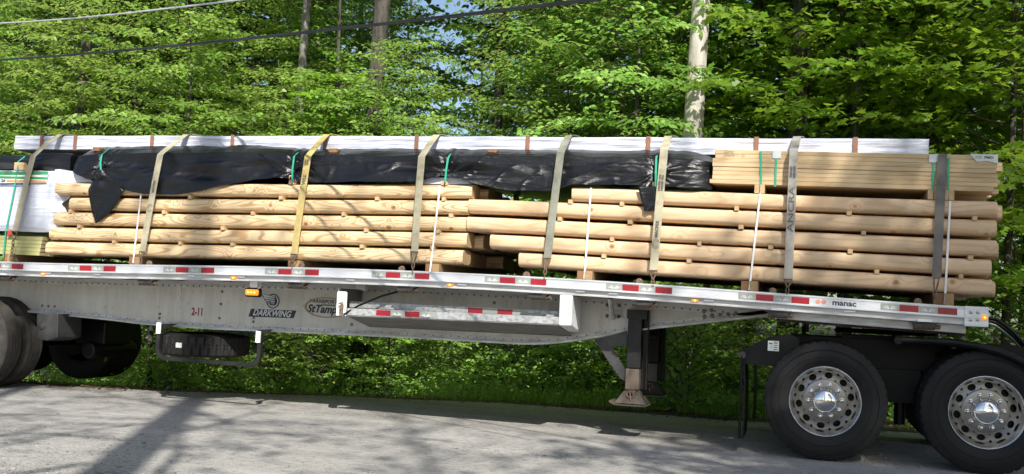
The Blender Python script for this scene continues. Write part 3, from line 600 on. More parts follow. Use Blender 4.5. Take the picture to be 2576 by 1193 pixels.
for px, py in ((375,664.7),(758.5,673.7),(1010,682),(1324,695),(1608,712),(1943.7,736.7),(2309,763.5)):
    x = at(px, py, .03)[0]; z = rt(x); g = MB()
    g.lathe([(0, -.012), (.026, -.012), (.034, -.004), (.034, .012), (.012, .018), (.012, .03)], (x, .03, z+.012), 18); g.build('winch_knob', M['rust'], T, smooth=True)
for px, py in ((107,686.4),(586,699.7),(1131,718),(1747.7,755)):
    x = at(px, py)[0]; z = rt(x)-.121; g = MB(); g.tube([(x-.03, .018, z), (x+.03, .018, z)], [.013, .013], 10, 0)
    k = g.build('marker_light', M['amber'], T, smooth=True); g = MB(); g.tube([(x-.008, .006, z), (x+.010, .006, z)], .007, 8); g.build('led', M['amberspot'], k)
# front corner box
a = at(2426, 771); b = at(2486, 824); g = MB(); zt = rt(XR)+.004
g.box((a[0], -.012, b[2]-.0), (b[0], 2.6, zt)); cb = g.build('front_corner_box', M['rail'], T, bevel=.006)
g = MB()
for i in (0, 1):
    for j in (0, 1): q = at(2442+i*17.5-j*.8, 786+j*18.5); g.dome((q[0], -.0125, q[2]), .017, .014, 10)
g.build('bolt', M['flange'], cb, smooth=True)
q = at(2475.5, 799); g = MB(); g.lathe([(0,-.02),(.016,-.016),(.024,-.004),(.024,.004)], (q[0], -.012, q[2]), 14); k = g.build('marker_light', M['amber'], T, smooth=True)
g = MB(); g.box((q[0]-.006, -.038, q[2]-.006), (q[0]+.008, -.031, q[2]+.006)); g.build('led', M['amberspot'], k)
# main beam
BY = .60
FL = [(-11.6,.90),(-9.6,.888),(-8.9,.868)] + [tuple(P(x, y, BY)[[0, 2]]) for x, y in ((199,797.6),(276,805),(345,814),(431,822),(541,829),(645,833),(850,842),(1084,853.5),(1284,865),(1344,868),(1411,864),(1490,852),(1570,838),(1633,829),(1789,812),(1923,797),(1954,792),(1990,789))]
FL.append((P(2200, 800, BY)[0], rt(-.1)-.235))
FX = [p[0] for p in FL]; FZ = [p[1] for p in FL]
def fz(x):
    s = 0; 
    for d, w in ((-.12, 1), (0, 2), (.12, 1)): s += w*np.interp(x+d, FX, FZ)
    return float(s/4)
BX = list(np.linspace(-11.5, .3, 120))
for nm, y0 in (('main_beam', BY), ('main_beam', 1.95)):
    g = MB(); g.strip(BX, lambda x: rt(x)-.052, lambda x: fz(x)+.018, y0, y0+.012); bm = g.build(nm, M['web'], T)
    g = MB(); g.strip(BX, lambda x: fz(x)+.018, lambda x: fz(x), y0-.075, y0+.087); g.strip(BX, lambda x: fz(x)+.062, lambda x: fz(x)+.0182, y0-.008, y0-.001); g.strip(BX, lambda x: fz(x)+.026, lambda x: fz(x)+.0183, y0-.045, y0-.0081)
    g.build('bottom_flange', M['flange'], bm)
    g = MB(); g.strip(BX, lambda x: rt(x)-.0525, lambda x: rt(x)-.225, y0-.008, y0-.001); g.build('top_flange', M['raillow'], bm)
    if y0 > 1: continue
    web = bm; g = MB()
    x = -11.4
    while x < .0:
        z = rt(x)-.205
        if fz(x)+.09 < z: g.dome((x, y0-.008, z), .0105, .008, 8)
        x += .0785
    x = -11.4
    while x < -.5: g.dome((x, y0-.008, fz(x)+.044), .008, .007, 6); x += .095
    g.build('rivets', M['rivet'], bm, smooth=True)
    for cx, cy in ((320,393),(368,395),(415,398),(1212,455),(1208,487),(1683,287),(1674,380),(1663,487),(1922,484),(1919,514)):
        g = MB(); q = P(cx*.3321, 638.9+cy*.3321, y0); g.dome((q[0], y0-.001, q[2]), .016, .016, 8); g.build('bolt', M['rivet'], bm, smooth=True)
    for cx, cy in ((740,535),(1820,370),(1810,588)):
        g = MB(); q = P(638.9+cx*.3321, 638.9+cy*.3321, y0); g.dome((q[0], y0-.001, q[2]), .018, .016, 8); g.build('bolt', M['rivet'], bm, smooth=True)
    for cx, cy in ((1484,435),(1541,429),(1489,478),(1547,470),(1608,463),(1667,458),(1727,450)):
        g = MB(); q = P(1277.8+cx*.3321, 638.9+cy*.3321, y0); g.dome((q[0], y0-.001, q[2]), .023, .016, 8); g.build('bolt', M['rivet'], bm, smooth=True)
    g = MB(); q0 = P(456, 719, y0); q1 = P(453, 808, y0); g.hexa([(q1[0]-.005,y0-.0035,q1[2]),(q1[0]+.005,y0-.0035,q1[2]),(q1[0]+.005,y0,q1[2]),(q1[0]-.005,y0,q1[2]),(q0[0]-.005,y0-.0035,q0[2]),(q0[0]+.005,y0-.0035,q0[2]),(q0[0]+.005,y0,q0[2]),(q0[0]-.005,y0,q0[2])]); g.build('panel_seam', M['raillow'], bm)
# lettering on the beam
X1 = np.array([1, 0, -.006]); Z1 = np.array([.006, 0, 1.0])
g = MB(); q = P(497, 785.5, BY); text_mb(g, '2-11', .115, (q[0], BY-.003, q[2]), X1, Z1, bold=.004, sx=.72); g.build('lettering', M['decalred'], web)
def tilt(dx0, dz0): v = np.array([dx0, 0, dz0]); return v
q0 = P(626, 796, BY); q1 = P(741, 790.5, BY); ctr = P(683.5, 789, BY); W_ = q1[0]-q0[0]
g = MB()
hh = .042; sk_ = .022; g.prism([(q0[0]-.004, ctr[2]-hh-.004), (q1[0]-.008, ctr[2]-hh+.004), (q1[0]+sk_, ctr[2]+hh+.004), (q0[0]+sk_, ctr[2]+hh-.002)], BY-.003, BY-.002, 0)
text_mb(g, 'DARKWING', .094, (ctr[0], BY-.004, ctr[2]), (1,0,-.002), (.0,0,1), 1, shear=.35, bold=.0022, sx=W_/.66*1.06, ext=.0003, space=1.0)
g.build('lettering', [M['navy'], M['decalgrey']], web)
g = MB(); c = P(687, 758, BY); r = .080       # winged wheel emblem
def ring(g, c, r0, r1, y0, y1, mi, ex=1.0, n=40, sl=0):
    vs = []; fs = []
    for i in range(n):
        t = 2*math.pi*i/n
        for rr in (r0, r1):
            for yy in (y0, y1): vs.append((c[0]+rr*ex*math.cos(t), yy, c[2]+rr*math.sin(t)+sl*rr*ex*math.cos(t)))
    for i in range(n):
        a = 4*i; b = 4*((i+1) % n); fs += [(a, b, b+2, a+2), (a+2, b+2, b+3, a+3), (a, a+1, b+1, b)]
    g.add(vs, fs, mi)
g.prism([(c[0]+r*.93*math.cos(t), c[2]+r*.93*math.sin(t)) for t in np.linspace(0, 2*math.pi, 30)[:-1]], BY-.0032, BY-.002, 2)
ring(g, c, r*.84, r, BY-.005, BY-.002, 0); ring(g, c, r*.30, r*.66, BY-.0045, BY-.002, 0)
for k in range(5):
    z = c[2] + .044 - k*.021; L = .155 - k*.022; g.prism([(c[0]+.03, z-.010), (c[0]+.035, z+.008), (c[0]-L, z+.012+.01*(2-k)), (c[0]-L*.72, z-.008)], BY-.0068, BY-.0052, 0)
    g.prism([(c[0]+.02, z-.006), (c[0]+.025, z+.002), (c[0]-L*.9, z+.009+.01*(2-k)), (c[0]-L*.68, z-.003)], BY-.0076, BY-.0069, 1)
g.build('emblem', [M['navy'], M['decalgrey'], M['raillow']], web)
c = P(822, 774, BY); g = MB(); ring(g, c, .104, .112, BY-.004, BY-.002, 0, ex=2.4); ring(g, c, .099, .103, BY-.004, BY-.002, 1, ex=2.42)
text_mb(g, 'TRANSPORT', .052, (c[0]-.045, BY-.003, c[2]+.062), X1, Z1, 2, shear=.2, bold=.0015, sx=1.12)
text_mb(g, 'StTamph', .115, (c[0]-.03, BY-.003, c[2]-.022), X1, Z1, 2, shear=.3, bold=.004, sx=.98)
g.box((c[0]-.06, BY-.0045, c[2]+.018), (c[0]+.10, BY-.002, c[2]+.034), 3); g.build('emblem', [M['decaltan'], M['rust'], M['navy'], M['decalgreen']], web)
c = P(2107, 766.5, 0); g = MB(); c[2] = rt(c[0])-.048
text_mb(g, 'manac', .068, (c[0]+.055, .0012, c[2]), (1,0,-.032), (.0,0,1), 0, bold=.002, sx=1.15); g.build('lettering', M['navy'], rail); g = MB(); [ring(g, (c[0]-.165+.05*k_, 0, c[2]+.006), .003, .020, -.0005, .0015, 0, n=14) for k_ in (0, 1)]; g.build('emblem', M['pinkred'], rail)
# amber side turn signal hanging below the rail
g = MB(); a = P(639, 736, .14); g.box((a[0]-.095, .11, a[2]-.048), (a[0]+.095, .15, a[2]+.048)); sg = g.build('turn_signal', M['black'], T, bevel=.022)
g = MB(); g.box((a[0]-.076, .085, a[2]-.032), (a[0]+.076, .115, a[2]+.032)); ln = g.build('lens', M['amber'], sg, bevel=.018)
g = MB()
for k in (-1, 0, 1): g.dome((a[0]+k*.036, .0845, a[2]), .010, .004, 8)
g.build('led', M['amberspot'], sg)
g = MB(); g.box((a[0]-.03, .10, a[2]+.052), (a[0]+.055, .125, rt(a[0])-.13)); g.tube([(a[0]+.05, .12, a[2]+.03), (a[0]+.08, .12, a[2]+.06), (a[0]+.07, .13, rt(a[0])-.14)], .007, 6); g.build('signal_bracket', M['white'], T)
# crossmembers
for i, x in enumerate(np.arange(-11.2, 1.0, .61)):
    g = MB(); g.box((x-.03, .052, rt(x)-.15), (x+.03, 2.54, rt(x)-.0505)); g.build('crossmember', M['blue'], T)
# upper coupler plate over the tractor
x0, x1 = P(1960, 800, BY)[0], XR+.02; g = MB(); xs_ = list(np.linspace(x0, x1, 12)); g.strip(xs_, lambda x: rt(x)-.1525, lambda x: rt(x)-.225, .10, 2.45); g.build('coupler_plate', M['flange'], T)
g = MB(); g.strip(xs_, lambda x: rt(x)-.2252, lambda x: rt(x)-.25, .35, 2.2); g.build('coupler_plate', M['dsteel'], T)
# side rack for dunnage
K = MB(); a, b = at(850, 733, .02), at(873, 795, .02); K.prism([(a[0], b[2]+.0), (b[0]-.01, b[2]), (b[0]-.01, a[2]-.012), (b[0]-.022, a[2]), (a[0]+.01, a[2]), (a[0], a[2]-.012)], .01, .022); rk = K.build('side_rack', M['white'], T)
rx0 = a[0]; g = MB(); g.box((a[0], .0225, b[2]), (a[0]+.012, .59, a[2]+.03)); g.build('rack_end', M['pan'], rk)
def seg(x): return (x - RA0[0])/(RA1[0]-RA0[0])
def bar(name, pl, pr, ht, y0, y1, mat):
    A, B = P(pl[0], pl[1], y0), P(pr[0], pr[1], y0)
    f = lambda x: A[2] + (B[2]-A[2])*(x-A[0])/(B[0]-A[0]); g = MB(); g.strip([A[0], B[0]], f, lambda x: f(x)-ht, y0, y1); return g.build(name, mat, rk), f, A[0], B[0]
o1, fB, bx0, bx1 = bar('rack_rail', (874, 775.5), (1406, 797.5), .068, .02, .06, M['corroded'])
o2, fA, ax0, ax1 = bar('rack_rail', (880, 758), (1406, 783.5), .062, .20, .24, M['corroded'])
def tape_on(par, xa, n, first, f, y, h):
    for k in range(n):
        g = MB(); xs_ = [xa+k*.153, xa+k*.153+.152]; sv = (k + first) % 2
        g.strip(xs_, lambda x: f(x)-.006, lambda x: f(x)-h, y-.0025, y+.001); 
        if sv and f is fB: emblem(g, xa+k*.153+.076, f(xa+k*.153)-.034, .09, 1)
        g.build('reflective_tape', [M['silver'] if sv else M['red'], M['mark']], par)
tape_on(o1, P(947, 780, .02)[0], 4, 0, fB, .02, .060); tape_on(o2, P(1177, 780, .20)[0], 4, 0, fA, .20, .056)
g = MB(); n = 9
for i in range(n):       # ribbed floor pan sloping inwards to the beam
    t0, t1 = i/n, (i+.86)/n
    for (ta, tb, dz) in ((t0, t1, 0), (t1, (i+1)/n, .012)):
        ya, yb = .024+.56*ta, .024+.56*tb; za = lambda x, t: fB(x)-.07-.115*t
        g.hexa([(bx0,ya,za(bx0,ta)-.010+dz),(bx1,ya,za(bx1,ta)-.010+dz),(bx1,yb,za(bx1,tb)-.010+dz),(bx0,yb,za(bx0,tb)-.010+dz),(bx0,ya,za(bx0,ta)-.001),(bx1,ya,za(bx1,ta)-.001),(bx1,yb,za(bx1,tb)-.001),(bx0,yb,za(bx0,tb)-.001)])
g.build('rack_floor', M['pan'], rk)
g = MB(); a, b = P(1408, 741, .01), P(1437, 823, .01); g.box((a[0], .01, b[2]+.01), (b[0], .40, a[2])); 
for i, v in enumerate(g.v):
    if v[1] > .3 and v[2] < 1.2: g.v[i] = (v[0], v[1], v[2]-.065)
g.build('rack_end', M['white'], rk, bevel=.012)
g = MB(); c = P(860, 775, .0); g.tube([c+np.array([0,0,.035]), c+np.array([-.015,-.02,.05]), c+np.array([-.03,-.02,.035])], .008, 6); g.tube([c+np.array([0,-.01,.03]), c+np.array([0,-.01,-.055])], .021, 10); g.tube([c+np.array([-.01,-.005,.055]), c+np.array([.012,-.01,.055]), c+np.array([.02,-.01,.02])], .006, 6)
g.build('latch', M['rust'], rk, smooth=True)
g = MB(); g.tube([P(864, 792, 0), P(900, 770, .05), P(960, 745, .10), P(1030, 726, .14)], .010, 6); o = g.build('rubber_cord', M['black'], rk, smooth=True)
g = MB(); a = P(903, 722, .35); g.tube([a+np.array([-.01,0,.02]), a+np.array([.09,0,.0])], .045, 14); g.build('side_tube', M['white'], T, smooth=True)
# landing gear
def leg(Y, mats, par):
    x0, x1 = P(1575, 850, .45)[0], P(1627, 850, .45)[0]; xc = (x0+x1)/2; w = .088
    zt = P(1600, 782, .45)[2]; zm = P(1595, 928, .45)[2]; zb = P(1592, 982, .45)[2]; zf = .315
    g = MB(); g.box((xc-w, Y, zm), (xc+w*.55, Y+.16, zt)); lg = g.build('landing_leg', mats[0], par, bevel=.012)
    g = MB(); g.box((xc-w-.012, Y-.006, zt-.08), (xc+w*1.1, Y+.17, zt+.01)); g.box((xc+w*.56, Y+.10, zm-.20), (xc+w*1.15, Y+.115, zt)); g.box((xc+w*1.15, Y+.02, zm-.20), (xc+w*1.22, Y+.115, zt)); g.build('leg_bracket', mats[3], lg, bevel=.008)
    g = MB(); g.box((xc-w-.006, Y+.006, zb), (xc+w*.45, Y+.145, zm-.001)); g.tube([(xc-w*.3, Y+.075, zb-.001), (xc-w*.3, Y+.075, zb-.03)], .07, 10); g.build('inner_leg', mats[1], lg, bevel=.01)
    g = MB(); xf = xc - .03; za = zb-.012; t_, b_ = .075, .15
    A = [(xf-b_,Y-.04,zf+.02),(xf+b_,Y-.04,zf+.02),(xf+b_,Y+.20,zf+.02),(xf-b_,Y+.20,zf+.02)]; g.hexa(A + [(xf-t_,Y+.02,za),(xf+t_,Y+.02,za),(xf+t_,Y+.14,za),(xf-t_,Y+.14,za)])
    nx = 9; vs = []; fs = []
    for i in range(nx):
        u = -1+2*i/(nx-1); zz = zf + .012 + .028*max(0, abs(u)-.72)/.28; 
        for yy in (-.08, .24): vs += [(xf+u*.20, Y+yy, zz), (xf+u*.20, Y+yy, zz-.012)]
    for i in range(nx-1):
        a_ = 4*i; b2 = a_+4; fs += [(a_, b2, b2+2, a_+2), (a_+1, a_+3, b2+3, b2+1), (a_, a_+1, b2+1, b2), (a_+2, b2+2, b2+3, a_+3)]
    g.add(vs, fs); ft = g.build('foot', mats[2], lg)
    g = MB(); c = (xf-.005, Y-.01, zf+.105); ring(g, c, .026, .036, Y-.028, Y-.008, 0); g.tube([(c[0], Y-.04, c[2]+.03), (c[0]+.006, Y-.03, c[2]-.055)], .008, 6); g.build('pin', M['rust'], ft)
    return lg
leg(.45, (M['legdark'], M['leglow'], M['legfoot'], M['legdark']), T); leg(1.72, (M['black'], M['dsteel'], M['dsteel'], M['black']), T)
def pxz(l, Y): return [tuple(P(x, y, Y)[[0, 2]]) for x, y in l]
g = MB(); A = pxz([(1495,855),(1577,832),(1577,869),(1540,873),(1577,936),(1574,960),(1560,952)], .50)
g.add([(p[0], y, p[1]) for y in (.50, .512) for p in A], [(0,1,2,3),(0,3,4,5,6),(10,9,8,7),(13,12,11,10,7)] + [(i, (i+1) % 7, (i+1) % 7+7, i+7) for i in range(7)]); g.build('gear_brace', M['blue'], T)
g = MB(); g.tube([(P(1600,860,.6)[0], .62, .95), (P(1600,860,.6)[0], 1.72, .95)], .04, 10); g.build('cross_shaft', M['dsteel'], T)
g = MB(); A = P(1523, 770, BY-.004); B = P(1586-.0, 808, BY-.004); A = P(1662.5-0, 0, BY) if False else A
a = P(1277.8+737*.3321, 638.9+368*.3321, BY-.01); b = P(1277.8+860*.3321, 638.9+492*.3321, BY-.01); g.box((a[0], BY-.014, b[2]), (b[0], BY-.002, a[2])); pl = g.build('bracket_plate', M['flange'], T)
g = MB()
for u in (.14, .84):
    for v in (.14, .84): g.dome((a[0]+(b[0]-a[0])*u, BY-.014, b[2]+(a[2]-b[2])*v), .019, .014, 8)
g.build('bolt', M['rust'], pl, smooth=True)
g = MB(); c0 = P(1277.8+775*.3321, 638.9+330*.3321, .25); c1 = P(1277.8+800*.3321, 638.9+480*.3321, BY-.03); g.tube([c0, (c0+c1)/2+np.array([0,0,-.06]), c1], .026, 8); g.build('bracket_arm', M['flange'], pl, smooth=True)
# spare tyre cradle
YC = .30; x0, x1 = P(397, 860, YC)[0], P(652, 860, YC)[0]; zt0, zt1 = .83, .80; zb0, zb1 = P(430, 903, YC)[2], P(610, 917, YC)[2]
def ushape(Y):
    pts = [(x0, Y, zt0)]; rr = .10
    pts += [(x0, Y, zb0+rr)] + [(x0+rr-rr*math.cos(t), Y, zb0+rr-rr*math.sin(t)) for t in np.linspace(.25, 1.5, 5)]
    pts += [(x1-rr+rr*math.sin(t), Y, zb1+rr-rr*math.cos(t)) for t in np.linspace(.07, 1.5, 5)] + [(x1, Y, zt1)]; return pts
def flatbar(g, pts, y0, y1, th):
    n = len(pts); vs = []; fs = []
    for i, p in enumerate(pts):
        p = np.array(p); d = np.array(pts[min(i+1, n-1)]) - np.array(pts[max(i-1, 0)]); d /= np.linalg.norm(d); nn = np.array([-d[2], 0, d[0]])*th/2
        for s, yy in ((1, y0), (1, y1), (-1, y1), (-1, y0)): q = p + s*nn; vs.append((q[0], yy, q[2]))
    for i in range(n-1):
        for k in range(4): l = (k+1) % 4; fs.append((4*i+k, 4*i+l, 4*i+4+l, 4*i+4+k))
    fs += [(3,2,1,0), (4*n-4, 4*n-3, 4*n-2, 4*n-1)]; g.add(vs, fs)
g = MB(); flatbar(g, ushape(.30), .30, .345, .042); cr = g.build('spare_tyre_cradle', M['legdark'], T)
for xx, zz in ((x0, zt0-.03), (x1-.015, zt1-.03)): g = MB(); g.box((xx-.022, .285, zz-.07), (xx+.03, .299, zz+.05)); g.build('cradle_clip', M['white'], cr)
for xx in (x0, x1-.015):
    for Y in (.32,): g = MB(); g.box((xx-.02, min(Y, BY), .79), (xx+.02, max(Y, BY)+.02, .835)); g.build('cradle_arm', M['blue'], cr)
# trailer running gear
g = MB(); g.prism(pxz([(92,790),(146,790),(144,850),(118,858),(93,853)], .35), .35, .75); hb = g.build('suspension_hanger', M['blue'], T, bevel=.01)
g = MB(); q = P(104, 820, .34); g.dome((q[0], .35, q[2]), .045, .02, 12); g.build('bolt', M['dsteel'], hb, smooth=True)
for xc in (-9.29, -10.54):
    g = MB(); g.tube([(xc, .4, .51), (xc, 2.2, .51)], .07, 12); g.tube([(xc, .66, .51), (xc, .82, .51)], .21, 24); g.tube([(xc, 1.78, .51), (xc, 1.94, .51)], .21, 24); g.build('axle', M['black'], T, smooth=True)
    for y in (.85, 1.75): g = MB(); g.box((xc-.45, y-.05, .58), (xc+.45, y+.05, .66)); g.tube([(xc+.25, y, .66), (xc+.25, y, .86)], .12, 14); g.build('suspension_arm', M['black'], T)
g = MB(); g.box((-8.62, 1.0, .52), (-8.2, 1.5, .80)); g.tube([(-8.35, .9, .45), (-8.35, 1.7, .45)], .10, 12); g.build('air_tank', M['black'], T, bevel=.02)
# tyres
def tyre_profile(R0, w, grooves=0, rr=.292):
    y = w/2; p = [(rr, -y*.60), (rr+.012, -y*.78), (rr+.05, -y*.93), (R0-.15, -y*1.02), (R0-.10, -y*1.0), (R0-.05, -y*.93), (R0-.022, -y*.86), (R0-.006, -y*.80)]
    n = 5; 
    if grooves:
        for k in range(n):
            a = -.78 + 1.56*k/n; b = -.78 + 1.56*(k+1)/n
            p += [(R0, y*(a+.02)), (R0+.001, y*(b-.06))]
            if k < n-1: p += [(R0-.013, y*(b-.05)), (R0-.013, y*(b+.01))]
    else: p += [(R0, -y*.76), (R0+.002, -y*.25), (R0+.002, y*.25), (R0, y*.76)]
    return p + [(R0-.006, y*.80), (R0-.022, y*.86), (R0-.05, y*.93), (R0-.10, y*1.0), (R0-.15, y*1.02), (rr+.05, y*.93), (rr+.012, y*.78), (rr, y*.60)]
def wheel(c, par, R0=.522, w=.275, lug=True, rim=True, mat='tyre', mrim='alu'):
    wh = thing_part('wheel', c, par); prof = tyre_profile(R0, w, grooves=0 if lug else 1)
    def mod(i, k, r, y):
        if lug and r > R0-.03:
            ph = (i + (2 if y > 0 else 0)) % 4
            if ph == 0 and abs(y) > w*.22: return r - .011*(1 if r > R0-.012 else .5)
        if not lug and r > R0-.01: return r + .0015*math.sin(i*2.1)
        return r
    g = MB(); g.lathe(prof, (c[0], c[1]+w/2, c[2]), 176 if lug else 120, 0, mod); ty = g.build('tyre', M[mat], wh, smooth=True, angle=28)
    g = MB()
    for r_ in (R0-.135, R0-.07): g.lathe([(r_-.004, -.142*w/.275), (r_, -.1445*w/.275), (r_+.004, -.142*w/.275)], (c[0], c[1]+w/2, c[2]), 90)
    if lug: g.build('sidewall_rib', M[mat], ty, smooth=True)
    return wh, ty
def thing_part(name, c, par):
    o = bpy.data.objects.new(name, None); COL.objects.link(o); o.parent = par; po = WP[par.name]; o.location = tuple(np.array(c)-po); WP[o.name] = np.array(c, float); return o
def build_rim(c, wh, Y0=0):
    """dished disc wheel: lip, barrel, disc with ten real hand holes, ten lug nuts, domed hub cap"""
    g = MB(); cc = (c[0], c[1], c[2])
    g.lathe([(.286, .045), (.298, .016), (.305, .010), (.306, .018), (.309, .028), (.309, .05)], cc, 72); g.lathe([(.286, .045), (.276, .06), (.266, .085), (.262, .12), (.255, .135)], cc, 72)
    def zy(r):  # disc depth at radius r
        return .1075 + (r-.19)*.40
    vs = []; fs = []; n = 10; K_ = 24; R3 = (.19, .2555); rc = .2225; hr = .034
    for s in range(n):
        t0 = 2*math.pi*(s+.3)/n; base = len(vs)
        for j in range(K_):
            a = 2*math.pi*j/K_; ca, sa = math.cos(a), math.sin(a)
            hw = math.pi/n; m_ = max(abs(ca)/((R3[1]-R3[0])/2), abs(sa)/(hw*rc)); bx, by_ = ca/m_, sa/m_
            rm = (R3[0]+R3[1])/2
            for q in (0, .5, 1):
                r = (rc + hr*ca*.8)*(1-q) + (rm + bx)*q; th = t0 + (hr*sa/rc)*(1-q) + (by_/rc)*q
                vs.append((cc[0]+r*math.cos(th), cc[1]+zy(r), cc[2]+r*math.sin(th)))
            r = rc + hr*ca*.8; th = t0 + hr*sa/rc; vs.append((cc[0]+r*math.cos(th), cc[1]+zy(r)+.03, cc[2]+r*math.sin(th)))
        for j in range(K_):
            a = base+4*j; b = base+4*((j+1) % K_); fs += [(a, b, b+1, a+1), (a+1, b+1, b+2, a+2), (a+3, b+3, b, a)]
    g.add(vs, fs, 1); g.lathe([(.191, .1075), (.185, .100), (.178, .098), (.10, .098)], cc, 72, 1)
    rm = g.build('rim', [M['alu'], M['disc']], wh, smooth=True, angle=40)
    for k in range(10):
        t = 2*math.pi*(k+.1)/10; q = (cc[0]+.142*math.cos(t), cc[1], cc[2]+.142*math.sin(t)); d = MB()
        d.lathe([(.021, .098), (.021, .092), (.0175, .09), (.0165, .065), (.011, .05), (0, .047)], q, 12); d.build('lug_nut', M['chrome'], rm, smooth=True)
    d = MB(); d.lathe([(.118, .098), (.118, .085), (.110, .080), (.107, .055), (.100, .035), (.085, .018), (.06, .006), (.03, .001), (0, 0)], (cc[0], cc[1]-.01, cc[2]), 40); d.build('hub_cap', M['chrome'], wh, smooth=True, angle=60)
for i, (x, y) in enumerate(((-9.29, .06), (-9.29, .40), (-9.29, 1.91), (-9.29, 2.25), (-10.54, .06), (-10.54, .40), (-10.54, 1.91), (-10.54, 2.25))):
    wheel(np.array([x, y, .514]), T, lug=False, mat='tyredusty' if y < 1 else 'tyre')
# spare tyre
sx, sy, sz_ = P(412, 870, .90)[0]+.515, .90, (zb0+zb1)/2+.145
o = thing('spare_tyre', (sx, sy, sz_-.12), 'spare tyre with chunky tread lying flat in the cradle under the beam', 'tyre'); g = MB()
prof = tyre_profile(.515, .25)
def mod2(i, k, r, y):
    if r > .48 and (i + (3 if y > 0 else 0)) % 6 == 0: return r-.02
    return r
g.lathe(prof, (0, 0, 0), 216, 0, mod2); a_ = g.v; g.v = [(sx+p[0], sy+p[2], sz_+p[1]) for p in a_]
d = MB(); g.v = g.v; ty = g.build('tread_casing', M['tyre'], o, smooth=True, angle=28)
g = MB(); g.lathe([(.518, -.012), (.512, 0), (.518, .012)], (0,0,0), 160); g.v = [(sx+p[0], sy+p[2], sz_+p[1]) for p in g.v]; g.build('tread_groove', M['dark'], o)
g = MB(); q = P(454, 866, .42); t0 = math.atan2(-.45, q[0]-sx)
for k in range(6):
    t = t0 + (k-2.5)*.023; g.add([(sx+.520*math.cos(t+e), sy+.520*math.sin(t+e), sz_+dz) for e, dz in ((-.012, -.022), (.012, -.022), (.012, .032), (-.012, .032))], [(0,1,2,3)])
g.build('paper_label', M['mark'], o)

# ------------------------------------------------------------------ tractor unit
TR = thing('truck_tractor', (1.2, 1.3, 0), 'black rear end of the tractor unit carrying the front of the trailer', 'truck')
W1 = np.array([-.0185, .05, .512]); W2 = np.array([1.285, .05, .512])
for c in (W1, W2):
    for y in (.06, .40, 1.92, 2.26):
        wh, ty = wheel(np.array([c[0], y, c[2]]), TR)
        if y < .1: build_rim(np.array([c[0], y+.008, c[2]]), wh)
        if y < .1:
            g = MB(); g.tube([(c[0], y+.175, c[2]), (c[0], y+.30, c[2])], .235, 40); g.build('brake_drum', M['dark'], wh)
for y in (.75, 1.72):
    g = MB(); g.prism([(-.72,.86),(-.35,.80),(3.2,.80),(3.2,1.06),(-.30,1.06),(-.62,.97)], y, y+.10); g.build('frame_rail', M['black'], TR)
g = MB(); g.prism(pxz([(1858,884),(1936,848),(1985,840),(2010,852),(2010,915),(1938,921),(1876,916)], .16), .16, .172); br = g.build('flap_bracket', M['black'], TR)
g = MB(); q = P(1867, 893, .12); g.tube([(q[0], .08, q[2]), (q[0], .85, q[2])], .035, 6); g.build('hanger_tube', M['dsteel'], br)
g = MB(); g.box((-.75, .172, .80), (-.70, 1.0, .93)); g.box((-.75, 1.0, .80), (-.70, 2.4, .90)); g.build('cross_bar', M['black'], TR)
for y0, y1 in ((.10, .66), (1.95, 2.5)):
    g = MB(); xx = P(1868, 1000, .1)[0]; n = 7; vs = []; fs = []
    for i in range(n):
        u = i/(n-1); z = .87 - .74*u; xo = .018*math.sin(u*2.5)
        for y in (y0, y1): vs += [(xx-.006+xo, y, z), (xx+.006+xo, y, z)]
    for i in range(n-1): a = 4*i; b = a+4; fs += [(a,b,b+2,a+2),(a+1,a+3,b+3,b+1),(a,a+1,b+1,b),(a+2,b+2,b+3,a+3)]
    g.add(vs, fs); g.build('mud_flap', M['black'], TR)
g = MB(); q = P(1866, 1000, .09); g.tube([(q[0]-.01, .09, .87), (q[0]-.01, .09, .13)], .013, 8); g.build('flap_rod', M['black'], TR)
g = MB(); a, b = P(1932, 857, .155), P(1959, 884, .155); g.box((a[0], .154, b[2]), (b[0], .159, a[2]), 0)
for k in range(4): g.box((a[0]+.052, .1525, b[2]+.01+k*.019), (a[0]+.085, .1535, b[2]+.018+k*.019), 1)
text_mb(g, '3', .03, (a[0]+.03, .153, b[2]+.035), (1,0,0), (0,0,1), 1); g.box((a[0]+.01, .1525, b[2]+.06), (a[0]+.04, .1535, b[2]+.072), 1); g.box((a[0]+.052, .1525, a[2]-.012), (a[0]+.088, .1535, a[2]-.004), 2)
g.build('warning_label', [M['mark'], M['ink'], M['decaltan']], br)
# fifth wheel
g = MB(); g.lathe([(.0, -.02), (.46, -.02), (.48, .0), (.46, .02), (0, .02)], (0, 0, 0), 40); c0 = np.array([.55, 1.3, 1.13]); g.v = [(c0[0]+p[0], c0[1]+p[2], c0[2]+p[1]) for p in g.v]; g.box((.15, .9, .98), (.95, 1.7, 1.09)); g.build('fifth_wheel', M['black'], TR)
g = MB(); g.box((-.45, .86, .62), (.50, 1.70, .84)); g.tube([(-.02, .68, .51), (-.02, 1.9, .51)], .10, 12); g.tube([(1.285, .68, .51), (1.285, 1.9, .51)], .10, 12); g.box((.95, .9, .55), (1.6, 1.7, .9)); g.tube([(.65, .72, .30), (.65, .72, .80)], .05, 10); g.box((.45, .66, .50), (.82, .9, .80)); g.build('axle_assembly', M['black'], TR)
for x in (-.02, 1.285):
    g = MB(); g.tube([(x, .68, .51), (x, .86, .51)], .21, 24); g.build('brake_drum', M['black'], TR, smooth=True)
    g = MB(); g.tube([(x+.30, .80, .60), (x+.30, .80, .84)], .13, 16); g.build('air_spring', M['black'], TR, smooth=True)
